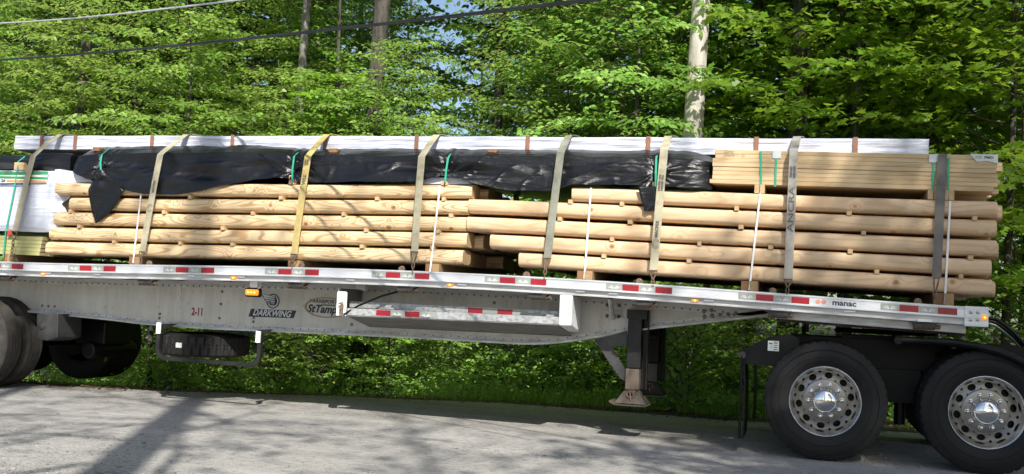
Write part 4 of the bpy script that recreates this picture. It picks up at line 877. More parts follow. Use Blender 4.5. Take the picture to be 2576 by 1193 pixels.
# half fender over the second wheel
FP = [P(x, y, .05)[[0, 2]] for x, y in ((2256,851),(2330,853),(2400,857),(2460,866),(2510,879),(2550,895),(2580,911),(2620,938),(2660,975))]
g = MB(); n = len(FP); vs = []; fs = []
for i, p in enumerate(FP):
    for y, dz in ((.05, -.006), (.66, -.006), (.66, .006), (.05, .006)): vs.append((p[0], y, p[1]+dz))
for i in range(n-1):
    for k in range(4): l = (k+1) % 4; fs.append((4*i+k, 4*i+l, 4*i+4+l, 4*i+4+k))
g.add(vs, fs); fe = g.build('fender', M['black'], TR, smooth=True)
g = MB(); g.tube([(p[0], .05, p[1]-.018) for p in FP], .032, 12); g.build('fender_edge', M['black'], fe, smooth=True)
g = MB(); g.tube([(FP[0][0]+.01, .02, FP[0][1]-.018), (FP[0][0]+.01, .60, FP[0][1]-.018)], .033, 12); g.tube([(FP[2][0], .06, FP[2][1]-.05), (FP[2][0]-.05, .75, .95)], .022, 8); g.build('fender_arm', M['black'], fe, smooth=True)
for i, (yy, mm, a) in enumerate(((.9, 'hose', (0, 0)), (1.05, 'hose', (.03, -.04)), (1.2, 'green', (.06, -.10)))):
    g = MB(); p0 = P(2482, 800+6*i, yy); p1 = P(2530, 820+9*i, yy); p2 = P(2576, 866+8*i, yy); p3 = P(2640, 905, yy); g.tube([p0, (p0+p1)/2+np.array([0,0,.02]), p1, (p1+p2)/2+np.array([0,0,.01]), p2, p3], .017, 8)
    g.build('air_hose', M['black'] if mm == 'hose' else M['decalgreen'], TR, smooth=True)

# ------------------------------------------------------------------ the load
LY = .10
def log_mesh(xl, zl, xr, zr, h, Y, d, seed):
    rs = random.Random(seed); g = MB(); nx = 26; n = 28; vs = []
    for i in range(nx):
        t = i/(nx-1); x = xl + (xr-xl)*t; zc = zl + (zr-zl)*t + .0025*math.sin(t*7+seed); e = 1.0
        if i in (0, nx-1): e = .985
        if i == 1: x = xl + .006
        if i == nx-2: x = xr - .006
        k = 1 + .008*math.sin(t*9+seed*2)
        for j in range(n):
            a = 2*math.pi*j/n; c, s = math.cos(a), math.sin(a); ex = .54
            vs.append((x, Y + d/2 + math.copysign(abs(c)**ex, c)*d/2*e*k, zc + math.copysign(abs(s)**ex, s)*h/2*e*k))
    fs = [(i*n+j, i*n+(j+1) % n, (i+1)*n+(j+1) % n, (i+1)*n+j) for i in range(nx-1) for j in range(n)]
    g.add(vs, fs, 0); g.add([vs[j] for j in range(n)], [tuple(range(n))[::-1]], 1); g.add([vs[(nx-1)*n+j] for j in range(n)], [tuple(range(n))], 1); return g
LOGS = {'left': [((143.5,459.5,491),(1190,464.5,499)), ((179,497.7,530),(1180,505,539.5)), ((141,534,566.7),(1175,546.5,581.5)), ((129,571.7,604),(1177,586,621.5)), ((120,608,641),(1167,629,665))],
        'right': [((1440.5,470,506),(2508.6,508,549)), ((1181,500,536),(2506.7,555.4,597)), ((1177,544,582),(2507.8,606.7,648)), ((1235,589,625.5),(2493.6,655,696)), ((1307,635.5,670.3),(2496.3,704,746))]}
ordn = ['topmost', 'second from the top', 'middle', 'fourth from the top', 'lowest']
LZ = {}
rs = random.Random(5)
for side in ('left', 'right'):
    for r, ((xa, ta, ba), (xb, tb, bb)) in enumerate(LOGS[side]):
        A0, A1 = P(xa, ta, LY+.03), P(xa, ba, LY+.03); B0, B1 = P(xb, tb, LY+.03), P(xb, bb, LY+.03); h = ((A0[2]-A1[2]) + (B0[2]-B1[2]))/2 + .003
        zl, zr = (A0[2]+A1[2])/2, (B0[2]+B1[2])/2; sl = (zr-zl)/(B0[0]-A0[0]); LZ[(side, r)] = (A0[0], zl, sl, h)
        for row in range(9):
            if side == 'right' and row > 6: pass
            y = LY + row*.262; j = 0 if row == 0 else 1; xl = A0[0] + j*rs.uniform(-.05, .16); xr = B0[0] + j*rs.uniform(-.12, .10)
            if side == 'left' and row and r in (1, 2): xr = A0[0]*0 + B0[0] - .04 + rs.uniform(-.03, .02)
            g = log_mesh(xl, zl + sl*(xl-A0[0]), xr, zl + sl*(xr-A0[0]), h, y, .255, r*7+row)
            o = g.build('milled_log', [M['logA' if side == 'left' else 'logB'], M['end']], origin=(xl, y+.12, zl-h/2), smooth=True, angle=50)
            if row == 0: props(o, f"{'grainy' if side == 'left' else 'smooth knotty'} pine log, {ordn[r]} in the front of the {side} log stack", 'log', f'logs of the {side} stack')
            elif row == 1: props(o, f"log right behind the {ordn[r]} front log of the {side} stack", 'log', f'logs of the {side} stack')
            else: props(o, f'pine log hidden in the back rows of the {side} log stack', 'log', f'hidden back logs of the {side} stack')
ST = [((478,496),'L1'),((707,497),'L1'),((948,499),'L1'),((1115.5,500),'L1'),((176,530),'L2'),((412,533.5),'L2'),((634,536),'L2'),((864,539),'L2'),((1132.7,543),'L2'),
      ((198,569),'L3'),((561,575),'L3'),((920.5,582),'L3'),((1102,583),'L3'),((284,608),'L4'),((452,611),'L4'),((583.5,614),'L4'),((910.5,621),'L4'),((1087,624),'L4'),
      ((1434.5,505),'R1'),((1564,513),'R1'),((1853,524),'R1'),((2136.5,537),'R1'),((2452.7,549),'R1'),((1407,548),'R2'),((1585,558),'R2'),((1864,573.4),'R2'),((2173,587),'R2'),
      ((1539,600),'R3'),((1759,612),'R3'),((1938.7,620),'R3'),((2139,633),'R3'),((2442,649),'R3'),((1518.6,645),'R4'),((1733,656.4),'R4'),((2206,686),'R4'),((2418,698),'R4')]
nth = ['first', 'second', 'third', 'fourth', 'fifth']; gapn = {'1': 'under the topmost front log', '2': 'under the second front log', '3': 'under the middle front log', '4': 'under the fourth front log'}
cnt = {}
for (px, py), k in ST:
    side = 'left' if k[0] == 'L' else 'right'; r = int(k[1])-1; q = P(px, py, LY); xa, zl, sl, h = LZ[(side, r)]; xa2, zl2, sl2, h2 = LZ[(side, r+1)]
    z1 = zl + sl*(q[0]-xa) - h/2; z0 = zl2 + sl2*(q[0]-xa2) + h2/2; zc = (z0+z1)/2; cnt[k] = cnt.get(k, 0) + 1
    w = random.uniform(.017, .022); dz = max((z1-z0)/2 + .002, .019); y0 = LY + random.uniform(-.012, .012)
    vs = [(q[0]+(a[0])*w, (y0 if a[1] < 0 else 2.4), zc+a[2]*dz) for a in ((-1,-1,-1),(1,-1,-1),(1,1,-1),(-1,1,-1),(-1,-1,1),(1,-1,1),(1,1,1),(-1,1,1))]
    g = MB(); g.hexa(vs); o = g.build('sticker_block', M['block'], origin=(q[0], y0, zc-dz)); props(o, f'small wooden spacer, {nth[cnt[k]-1]} from the left {gapn[k[1]]} of the {side} stack', 'spacer', 'wooden spacers between the logs')
# bearers on the deck
for px, lb in ((20,'under the green lumber at the left border'),(338,'under the left stack beside the second strap'),(740,'under the left stack beside the third strap'),(1088,'under the left stack near its right end'),(1472,'under the right stack right of the fifth strap'),(1887,'under the right stack left of the seventh strap'),(2376,'under the right stack beside the last strap')):
    x = P(px, 680, LY)[0]; side = 'left' if px < 1200 else 'right'; xa, zl, sl, h = LZ[(side, 4)]; zt = zl + sl*(x-xa) - h/2; z0 = rt(x)-.019
    for dx, yy in ((-.035, .09), (.04, .12)):
        pass
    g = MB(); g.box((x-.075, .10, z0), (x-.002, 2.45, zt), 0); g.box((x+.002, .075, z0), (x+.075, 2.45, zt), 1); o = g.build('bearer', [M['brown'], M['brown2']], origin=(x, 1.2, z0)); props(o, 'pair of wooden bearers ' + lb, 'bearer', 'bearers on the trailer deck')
# lumber bundle
A0, A1, B0, B1 = P(1799,376.4,.15), P(1792,462,.15), P(2511,391.5,.15), P(2511,482.5,.15)
bh = ((A0[2]-A1[2]) + (B0[2]-B1[2]))/2/8; slb = (B0[2]-A0[2])/(B0[0]-A0[0]); offl = [.0,.004,-.02,-.02,-.014,-.016,-.018,-.04]; offr = [0,0,-.008,-.012,.0,.006,-.002,-.03]
for r in range(8):
    for row in range(8):
        j = 0 if row == 0 else 1; xl = A0[0] + offl[r] + j*random.uniform(-.03, .03); xr = B0[0] + offr[r] + j*random.uniform(-.05, .075); y = .15 + row*.142 + (random.uniform(-.004, .004) if row == 0 else 0)
        zt = lambda x: A0[2] + slb*(x-A0[0]) - r*bh
        g = MB(); g.hexa([(xl,y,zt(xl)-bh+.0018),(xr,y,zt(xr)-bh+.0018),(xr,y+.139,zt(xr)-bh+.0018),(xl,y+.139,zt(xl)-bh+.0018),(xl,y,zt(xl)),(xr,y,zt(xr)),(xr,y+.139,zt(xr)),(xl,y+.139,zt(xl))])
        for f in (3, 5): g.m[f] = 1
        o = g.build('lumber_board', [M['board'], M['boardend']], origin=(xl, y+.07, zt(xl)-bh), bevel=.0022)
        if row == 0: props(o, f"planed board, {['topmost','second from the top','third from the top','fourth from the top','fifth from the top','sixth from the top','seventh from the top','lowest'][r]} in the front of the lumber bundle", 'board', 'boards of the lumber bundle')
        else: props(o, 'planed board in the rows behind the front of the lumber bundle', 'board', 'back boards of the lumber bundle')
        if (r, row) == (0, 0):
            g = MB(); q = P(1277.8+1672*.3321, 306.7+226*.3321, .149); text_mb(g, 'Camp', .036, (q[0], .1488, q[2]), (1,0,-.03), (0,0,1), shear=.5, bold=-.0006); g.build('handwriting', M['ink'], o)
        if (r, row) == (1, 0):
            g = MB(); q = P(1277.8+1712*.3321, 306.7+255*.3321, .149); text_mb(g, '2X6X8 Y 12c', .036, (q[0], .1488, q[2]), (1,0,-.03), (0,0,1), shear=.4, bold=-.0006); g.build('handwriting', M['ink'], o)
# boards that carry the lumber bundle
for px, py, lb in ((1911,476,'below the left green bands of the lumber bundle'),(2348,484,'below the right green band of the lumber bundle'),(2386,500,'right of the last strap below the lumber bundle')):
    x = P(px, py, .15)[0]; xa, zl, sl, h = LZ[('right', 0)]; z0 = zl + sl*(x-xa) + h/2; z1 = A0[2] + slb*(x-A0[0]) - 8*bh
    g = MB(); g.box((x-.045, .13, z0), (x-.003, 1.28, z1)); g.box((x+.003, .14, z0), (x+.045, 1.28, z1)); o = g.build('dunnage_block', M['block'], origin=(x, .7, z0)); props(o, 'pair of upright wooden bearers ' + lb, 'bearer', 'bearers under the lumber bundle')
def band(name, pts, w, mat, label, cat, group, tags=(), th=.003):
    """flat band through points; width in X"""
    g = MB(); n = len(pts); vs = []; fs = []
    for i, p in enumerate(pts):
        d = np.array(pts[min(i+1, n-1)]) - np.array(pts[max(i-1, 0)]); s = np.cross(d, [0, -1, 0.35]); s[1] *= .3; s /= np.linalg.norm(s)
        if s[0] < 0: s = -s
        o_ = np.cross(d, s); o_ /= np.linalg.norm(o_)
        if o_[1] > 0: o_ = -o_
        p = np.array(p)
        for a, b in ((-1, 0), (1, 0), (1, 1), (-1, 1)): vs.append(p + s*a*w/2 + o_*b*th)
    for i in range(n-1):
        for k in range(4): l = (k+1) % 4; fs.append((4*i+k, 4*i+l, 4*i+4+l, 4*i+4+k))
    fs += [(0,1,2,3), (4*n-1,4*n-2,4*n-3,4*n-4)]; g.add(vs, fs); o = g.build(name, mat, origin=pts[-1]); props(o, label, cat, group); return o
# white packing bands round the log stacks
for i, (a, b, lb) in enumerate((((355,489),(335,662),'white packing band left of the second webbing strap'),((1107,468),(1082,684),'white packing band near the right end of the left log stack'),((1487,473),(1470,702),'white packing band right of the fifth webbing strap'),((1912.5,487),(1885,730),'white packing band left of the seventh webbing strap'),((2390.5,506),(2376.5,766),'white packing band right of the last webbing strap'))):
    band('packing_band', [P(a[0], a[1], LY-.008), P((a[0]+b[0])/2, (a[1]+b[1])/2, LY-.006), P(b[0], b[1], LY-.012)], .017, M['whiteband'], lb, 'band', 'white packing bands')
for pts, lb in (([P(1914,381,.146), P(1914,480,.145)], 'left green band round the lumber bundle'), ([P(1953,381,.146), P(1950,470,.145)], 'second green band from the left round the lumber bundle'), ([P(2348,390,.146), P(2347,485,.145)], 'green band just left of the last webbing strap'), ([P(2386,398,.146), P(2384,498,.145)], 'green band just right of the last webbing strap')):
    band('packing_band', pts, .019, M['greenband'], lb, 'band', 'green packing bands')
for a, b, lb in (((1943.7,380),(1965,398.5),'small white corner tag on the second green band of the lumber bundle'),((2337,389.6),(2360,409),'small white corner tag left of the last webbing strap')):
    p, q = P(*a, .147), P(*b, .147); g = MB(); g.box((p[0], .1425, q[2]), (q[0], .1455, p[2]+.002)); g.box((p[0], .1425, p[2]+.0021), (q[0], .20, p[2]+.005)); props(g.build('corner_tag', M['mark'], origin=q), lb, 'tag', 'corner tags')
g = MB(); V_ = pxz([(2439,388),(2510.5,389),(2510,411),(2481,405),(2458,408),(2448,397)], .147); g.prism(V_, .1445, .1465, 0); q = P(2488, 397, .147); text_mb(g, 'PMEX', .03, (q[0], .144, q[2]), (1,0,-.02), (0,0,1), 1, bold=.001); g.box((q[0]-.11, .1438, q[2]-.006), (q[0]-.055, .1444, q[2]-.002), 1); g.box((q[0]-.11, .1438, q[2]+.008), (q[0]-.055, .1444, q[2]+.012), 1)
props(g.build('bundle_label', [M['mark'], M['ink']], origin=q), 'torn white paper label at the right end of the lumber bundle', 'label')

# wrapped bundles -------------------------------------------------
def fold(x, z, s=0): return mnoise.noise(Vector((x*1.1, z*9+x*.8, s))) + .5*mnoise.noise(Vector((x*2.7, z*17-x*2, s+4))) + .25*mnoise.noise(Vector((x*8, z*22, s+8)))
def wrinkle(x, z, s): return 1-abs(mnoise.noise(Vector((x*1.5+z*2.2, z*7-x*1.2, s))))*2
def bundle(name, mat, xl, xr, prof, par, nx=240, amp=.008, endr=.03, s=0, smooth=True, fun=None, ymin=None):
    """sheet wrapped round a pack: prof(x) -> list of (Y, Z) from under the front, up, over the top and down the back"""
    g = MB(); vs = []; 
    for i in range(nx):
        t = i/(nx-1); x = xl + (xr-xl)*t; pr = prof(x); n = len(pr)
        for k, (y, z) in enumerate(pr):
            d = (fun or fold)(x, z, s)*amp
            yy = y - d*(1 if k < n*.6 else .3)
            if ymin and yy < ymin + .03: yy = ymin + .03*math.exp((yy-ymin-.03)/.03)
            vs.append((x + (fold(z*3, y*3, s+2)*.012 if i in (0, nx-1) else 0), yy, z + d*.4))
    fs = [(i*n+k, (i+1)*n+k, (i+1)*n+k+1, i*n+k+1) for i in range(nx-1) for k in range(n-1)]
    fs += [tuple(range(n)), tuple((nx-1)*n+k for k in range(n))[::-1]]
    fs += [((i+1)*n, i*n, i*n+n-1, (i+1)*n+n-1) for i in range(nx-1)]
    g.add(vs, fs); return g.build(name, mat, par, smooth=smooth, angle=70)
def lerp(pts, x): return float(np.interp(x, [p[0] for p in pts], [p[1] for p in pts]))
def curve(pts, Y): q = [P(a, b, Y) for a, b in pts]; return [(p[0], p[2]) for p in q]
# long white wrapped pack on top
a0, a1, b0, b1 = P(38,341.5,.5), P(36,379,.5), P(2337,349,.5), P(2339,391,.5)
topc = curve([(38,341.5),(800,342),(1280,343.5),(1700,346.5),(2337,349)], .5)
WH = .168
wt_ = thing('white_wrapped_pack', ((a0[0]+b0[0])/2, 1.2, a1[2]), 'long low pack wrapped in white sheet lying on top of the whole load', 'wrapped pack')
def wprof(x):
    zt = lerp(topc, x); e = .018 + .01*mnoise.noise(Vector((x*2, 1, 1))); n = 12; f = [(.52, zt-WH)] + [(.5, zt-WH+.006+(WH-.012)*k/n) for k in range(n+1)]
    return f + [(.508, zt-.001), (.53, zt+.002), (1.2, zt+.004), (2.05, zt), (2.06, zt-WH), (1.2, zt-WH)]
bundle('wrap', M['tarpW'], a0[0], b0[0], wprof, wt_, nx=420, amp=.012, s=3, fun=lambda x, z, s: mnoise.noise(Vector((x*.9, z*26+x*1.4, s))) + .5*mnoise.noise(Vector((x*3, z*40-x*4, s))))
for px in (104.6, 189, 382, 584.5, 818, 1048, 1327.6, 1631, 1903, 2152):
    x = P(px, 360, .49)[0]; zt = lerp(topc, x); g = MB(); w = .021
    for (y0, y1, z0, z1) in ((.484, .49, zt-WH-.003, zt+.006), (.484, 2.07, zt+.006, zt+.009)): g.box((x-w, y0, z0), (x+w, y1, z1))
    g.build('brown_band', M['brownband'], wt_)
g = MB(); q = P(82, 355, .49); text_mb(g, '5ZOC  V', .06, (q[0], .489, q[2]), (1,0,0), (0,0,1), shear=.4, bold=-.0015); g.build('handwriting', M['decalgrey'], wt_)
# dunnage boards between black and white packs
for px, py, Y, lb in ((242.5,365,.28,'at its left end'),(838,367,.28,'right of the third webbing strap'),(1239,372,.28,'right of the fourth webbing strap'),(2044,378,.28,'right of the seventh webbing strap')):
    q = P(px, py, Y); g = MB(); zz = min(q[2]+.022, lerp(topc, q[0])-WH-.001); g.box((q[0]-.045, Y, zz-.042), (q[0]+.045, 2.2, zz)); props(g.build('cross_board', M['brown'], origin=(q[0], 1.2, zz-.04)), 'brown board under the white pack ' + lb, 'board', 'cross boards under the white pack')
# long black tarpaulin pack
FT_ = curve([(183,391),(403,388.5),(645,387),(775,393),(1061,396),(1277,396),(1410,396),(1673,401),(1740,402),(1796,410)], .17)
BT_ = curve([(183,376),(210,372),(645,367),(765,375),(1060,377),(1284,378),(1673,381),(1740,384),(1796,396)], .42)
BB_ = curve([(183,434),(199,443),(225,455),(240,458),(258,456),(285,470),(315,479),(345,488),(375,492.7),(455,494),(531,483),(600,463),(645,453),(700,452),(725,453),(752,461),(885,462),(1047,462),(1085,455),(1120,447),(1150,454),(1187,463),(1284,479.5),(1387,486),(1444,470),(1593,471),(1643,473),(1700,477),(1791,479),(1797,470)], .15)
KN = [P(x, 420, .15)[0] for x in (258, 737, 1122, 1651)]
xl, xr = P(183, 400, .17)[0], P(1793, 430, .17)[0]
bt_ = thing('black_tarpaulin_pack', ((xl+xr)/2, 1.2, 2.42), 'long pack under a creased black tarpaulin hanging over the upper logs', 'tarpaulin')
def bprof(x):
    zf, zb, zl = lerp(FT_, x), lerp(BT_, x), lerp(BB_, x); n = 30; e = min((x-xl), (xr-x)); er = max(0, 1-e/.20)**2; out = []
    pinch = sum(math.exp(-((x-k)/.05)**2) for k in KN)
    fl = []
    for k in range(n+1):
        v = k/n; z = zl + (zf-zl)*v; y = .175 - .085*(1-v)**1.6 + .035*pinch*math.sin(min(1, v*1.4)*math.pi*.8)
        y += er*.12*(1-.5*v) + .018*math.sin(x*2.1+v*4)*(1-v); fl.append((y, z))
    return [(fl[0][0]+.03, fl[0][1]+.012)] + fl + [(.19+er*.1, zf+.008), (.30+er*.1, zf*.45+zb*.55), (.42+er*.1, zb), (.46, zb-.035), (2.2, zb-.035), (2.25, zl+.1), (1.2, zl+.1)]
def bfold(x, z, s):
    near = sum(math.exp(-abs(x-k)/.30) for k in KN); u = min(((x-k) for k in KN), key=abs)
    rad = math.atan2(z-2.50, u+.0001*(1 if u >= 0 else -1)); w1 = mnoise.noise(Vector((x*.5, z*3, s+20)))
    big = wrinkle(x*.5+w1*.6, z*.75+w1*.3, s); crease = max(0, 1-abs(mnoise.noise(Vector((x*1.1+z*3.5, z*5-x*2.2, s+5))))*6)
    fl = mnoise.noise(Vector((x*.45, z*8+x*1.1, s)))
    return 1.0*big + .9*fl + .3*crease + near*1.3*mnoise.noise(Vector((rad*4.5, u*1.2, s+3))) + .09*mnoise.noise(Vector((x*7, z*13, s+9)))
bundle('tarp', M['tarpB'], xl, xr, bprof, bt_, nx=620, ymin=.056, amp=.030, s=6, fun=bfold)
def flap(name, outline, Y, par, s, amp=.02, origin=None, drift=.0):
    """hanging cloth: outline rows of (left px, right px, y px)"""
    g = MB(); vs = []; n = 12; m_ = 16; rows = []
    L = [P(a, y, Y) for a, b, y in outline]; Rr = [P(b, y, Y) for a, b, y in outline]; ts = np.linspace(0, len(outline)-1, m_)
    for t in ts:
        i = min(int(t), len(outline)-2); f = t-i; A = L[i]*(1-f)+L[i+1]*f; B = Rr[i]*(1-f)+Rr[i+1]*f
        for k in range(n):
            u = k/(n-1); p = A*(1-u)+B*u; w = amp*(math.sin(u*7+s+t) + mnoise.noise(Vector((p[0]*12, p[2]*12, s))))*(min(1, t*.7+.3)); vs.append((p[0], p[1]+w*.6-.012, p[2]))
    N = len(vs); vs += [(v[0], v[1]+.004, v[2]) for v in vs]; fs = []
    for j in range(m_-1):
        for k in range(n-1): a = j*n+k; fs += [(a, a+1, a+n+1, a+n), (N+a, N+a+n, N+a+n+1, N+a+1)]
    for k in range(n-1): fs += [(k+1, k, N+k, N+k+1), ((m_-1)*n+k, (m_-1)*n+k+1, N+(m_-1)*n+k+1, N+(m_-1)*n+k)]
    for j in range(m_-1): fs += [(j*n, (j+1)*n, N+(j+1)*n, N+j*n), ((j+1)*n-1+n, (j+1)*n-1, N+(j+1)*n-1, N+(j+2)*n-1)]
    g.add(vs, fs); return g.build(name, M['tarpB'], par, smooth=True, angle=None, origin=origin)
flap('hanging_flap', [(235,262,452),(228,305,470),(225,315,481),(228,303,500),(233,283,530),(237,262,548),(239,242,562)], LY-.028, bt_, 2, .022)
g = MB(); q = P(252, 440, .08); ns = 22; vs = []
for i in range(ns):
    for j in range(12):
        a = math.pi*j/11; b = 2*math.pi*i/ns; d = Vector((math.sin(a)*math.cos(b), math.cos(a)*.8, math.sin(a)*math.sin(b))); r = 1+.35*mnoise.noise(d*2.6)+.15*mnoise.noise(d*6)
        vs.append((q[0]+.085*d.x*r, q[1]+.05*d.y*r, q[2]+.075*d.z*r))
g.add(vs, [(i*12+j, ((i+1) % ns)*12+j, ((i+1) % ns)*12+j+1, i*12+j+1) for i in range(ns) for j in range(11)]); g.build('bunched_knot', M['tarpB'], bt_, smooth=True, angle=None)
sc_ = flap('tarpaulin_scrap', [(1605,1672,470),(1609,1670,485),(1613,1668,503),(1619,1660,520),(1620,1645,531)], LY-.03, None, 5, .012, origin=P(1635, 531, .08)); props(sc_, 'torn black tarpaulin scrap hanging behind the sixth webbing strap', 'tarpaulin scrap')
ws = flap('wt', [(1075,1160,447),(1066,1172,452),(1060,1190,464)], .13, None, 1, .006, origin=P(1120, 464, .13)); ws.name = 'white_sheet'; ws.data.materials[0] = M['tarpW']; props(ws, 'white sheet showing under the black tarpaulin at the third green band', 'sheet')
for pts, lb in (([(277,371.5,.42),(256,390,.155),(254,428,.09)],'green band pinching the left end of the black tarpaulin'),([(758.5,375,.42),(740,394,.13),(735,456,.10)],'green band on the black tarpaulin left of the third webbing strap'),([(1137,379,.42),(1127,400,.13),(1120,459,.10)],'green band on the black tarpaulin right of the fourth webbing strap'),([(1653,382,.42),(1651,404,.12),(1650,472,.10)],'green band on the black tarpaulin behind the sixth webbing strap')):
    q = [P(a, b, c-.035) for a, b, c in pts]; band('packing_band', [q[0], q[1], q[1]*.5+q[2]*.5+np.array([0,-.012,0]), q[2]], .019, M['greenband'], lb, 'band', 'green packing bands')
for px, py0, py1, w, lb in ((735.5,441,464,16,'under the second green band of the black tarpaulin'),(1117.5,455,466,15,'under the third green band of the black tarpaulin'),(1650,458,474,18,'behind the sixth webbing strap under the black tarpaulin'),(244,452,459,9,'under the bunched knot of the black tarpaulin')):
    a, b = P(px-w/2, py0, .10), P(px+w/2, py1, .10); g = MB(); g.box((a[0], .10, b[2]), ((a[0]+b[0])/2-.002, 2.2, a[2])); g.box(((a[0]+b[0])/2+.002, .106, b[2]), (b[0], 2.2, a[2]-.003)); props(g.build('dunnage_block', M['block'], origin=(a[0], 1.1, b[2])), 'wooden bearer end ' + lb, 'bearer', 'bearers under the black tarpaulin')
# left end: second black pack, white bag-wrapped pack, green lumber
xl2, xr2 = P(-260, 400, .17)[0], P(190, 400, .3)[0]
b2 = thing('black_tarpaulin_pack', ((xl2+xr2)/2, 1.2, 2.45), 'short black tarpaulin pack between the white packs at the left border', 'tarpaulin')
zA, zB = P(60, 390, .25)[2], P(60, 428, .25)[2]
def b2prof(x):
    n = 14; zt = zA + .012*math.sin(x*5); return [(.30, zB)] + [(.26 - .05*math.sin(math.pi*k/n) + .02*math.sin(x*4+k*.4), zB + (zt-zB)*k/n) for k in range(n+1)] + [(.30, zt+.01), (.6, zt+.03), (2.1, zt), (2.1, zB)]
bundle('tarp', M['tarpB'], xl2, xr2, b2prof, b2, nx=200, amp=.022, s=12, fun=bfold)
w2 = thing('white_wrapped_pack', (P(0,500,.1)[0], 1.2, P(60, 582, .1)[2]), 'tall white wrapped pack with a green and orange printed border at the left border', 'wrapped pack')
xl3, xr3 = P(-260, 500, .1)[0], P(140, 500, .1)[0]; zt3, zb3 = P(70, 430, .1)[2], P(70, 583, .1)[2]
def w2prof(x):
    n = 22; e = max(0, 1-(xr3-x)/.06); zq = .03 if x > -9.2 else .02; return [(.16, zb3+.01)] + [(.085 + .03*max(0, 1-k/3)**2 + .04*max(0, (k-n+3)/3)**2 + .05*e**2, zb3 + (zt3-zb3)*k/n) for k in range(n+1)] + [(.20, zt3+.015), (.5, zt3+.02), (2.2, zt3), (2.2, zb3)]
wr = bundle('wrap', M['tarpW'], xl3, xr3, w2prof, w2, nx=160, amp=.009, s=20, fun=lambda x, z, s: mnoise.noise(Vector((x*9+z*1.5, z*1.5, s))) + .4*mnoise.noise(Vector((x*22, z*3, s))))
def on(px, py, Y=.072): return P(px, py, Y)[[0, 2]]
def patch(name, poly, mat, y0=.066):
    g = MB(); g.prism([tuple(on(*p)) for p in poly], y0, y0+.004); return g.build(name, mat, w2)
patch('printed_border', [(0,431),(30,430),(36,427+6),(70,430),(96,431),(122,432),(121,440),(60,440),(0,441)], M['wrapgreen']); patch('printed_border', [(0,441.2),(121,440.2),(117,460),(0,461)], M['mark'], .067)
patch('printed_border', [(0,443.5),(119.5,446),(118.5,452),(0,449)], M['wrapgreen'], .0645); patch('printed_border', [(18,453),(117,454),(115,459.5),(18,458.5)], M['wraporange'], .0645)
for i, (a, b) in enumerate(((12,30),(38,54),(62,80),(88,106))): patch('printed_tree', [(a,436),((a+b)/2-2,424+6),(b,436),(b-4,438),(a+3,438)], M['decalgreen'], .0635)
patch('printed_text', [(0,461.5),(76,463),(76,466),(0,464.5)], M['wrapblue'], .0635)
g = MB(); q = P(9, 455, .066); text_mb(g, 'DA', .04, (q[0], .0635, q[2]), (1,0,0), (0,0,1), bold=.002); g.build('printed_text', M['wrapblue'], w2)
g = MB(); vs = []; n = 26; m_ = 5      # ragged folded end of the sheet
for j in range(n):
    t = j/(n-1); z = zt3 - .02 + (zb3-zt3+.03)*t; 
    for k in range(m_):
        u = k/(m_-1); ex = .10*(.35+.65*math.sin(t*math.pi)**.8)+.05*mnoise.noise(Vector((t*7, 1, 2)))
        vs.append((xr3 - .03 + u*ex, .10 + .10*u + .05*math.sin(t*14+u*3)*u + .03*mnoise.noise(Vector((t*9, u*3, 4))), z))
g.add(vs, [(j*m_+k, j*m_+k+1, (j+1)*m_+k+1, (j+1)*m_+k) for j in range(n-1) for k in range(m_-1)]); g.build('folded_end', M['tarpW'], w2, smooth=True, angle=None)
g = MB(); g.prism([tuple(P(x, y, .16)[[0, 2]]) for x, y in ((138,427),(150,426),(188,432),(205,442),(241,459),(146,460),(141,445))], .16, .17); g.build('folded_end', M['tarpW'], w2)
band('packing_band', [P(63,394,.2), P(46,407,.17), P(43,428,.075), P(38,465,.058), P(15,580,.058), P(8,648,.07)], .017, M['greenband'], 'thin green band at the left border over the tall white pack', 'band', 'green packing bands')
x, a, b = P(49, 418, .14)[0], P(38, 409, .14), P(60, 428, .14); g = MB(); g.box((a[0], .13, b[2]), (b[0], 2.1, a[2])); props(g.build('dunnage_block', M['block'], origin=(x, 1.1, b[2])), 'light wooden bearer end between black tarpaulin and tall white pack at left', 'bearer', 'bearers under the black tarpaulin')
g = MB(); g.prism(pxz([(20,580),(29,579),(30,586),(34,592),(18,592),(19,587)], .06), .055, .065); props(g.build('red_tag', M['wrapred'], origin=P(26, 600, .06)), 'red tag on the green band at the bottom of the tall white pack', 'tag')
zt4, zb4 = P(60, 594.5, .10)[2], P(60, 642, .10)[2]; th = (zt4-zb4)/5; xe = P(105, 620, .10)[0]
for r in range(5):
    for row in range(6):
        y = .10 + row*.142; xr_ = xe + (0 if row == 0 else .02 + random.uniform(-.02, .05)) - .006*r; xl_ = -10.9; zt = zt4 - r*th
        g = MB(); g.box((xl_, y, zt-th+.002), (xr_, y+.139, zt)); g.m[3] = 1; o = g.build('treated_board', [M['treated'], M['boardend']], origin=(xl_, y, zt-th), bevel=.002)
        props(o, f"greenish treated board, {['topmost','second from the top','middle one','fourth from the top','lowest'][r]} in the front of the short pile" if row == 0 else 'greenish treated board behind the front of the short pile', 'board', 'treated boards at the left' if row == 0 else 'back treated boards at the left')

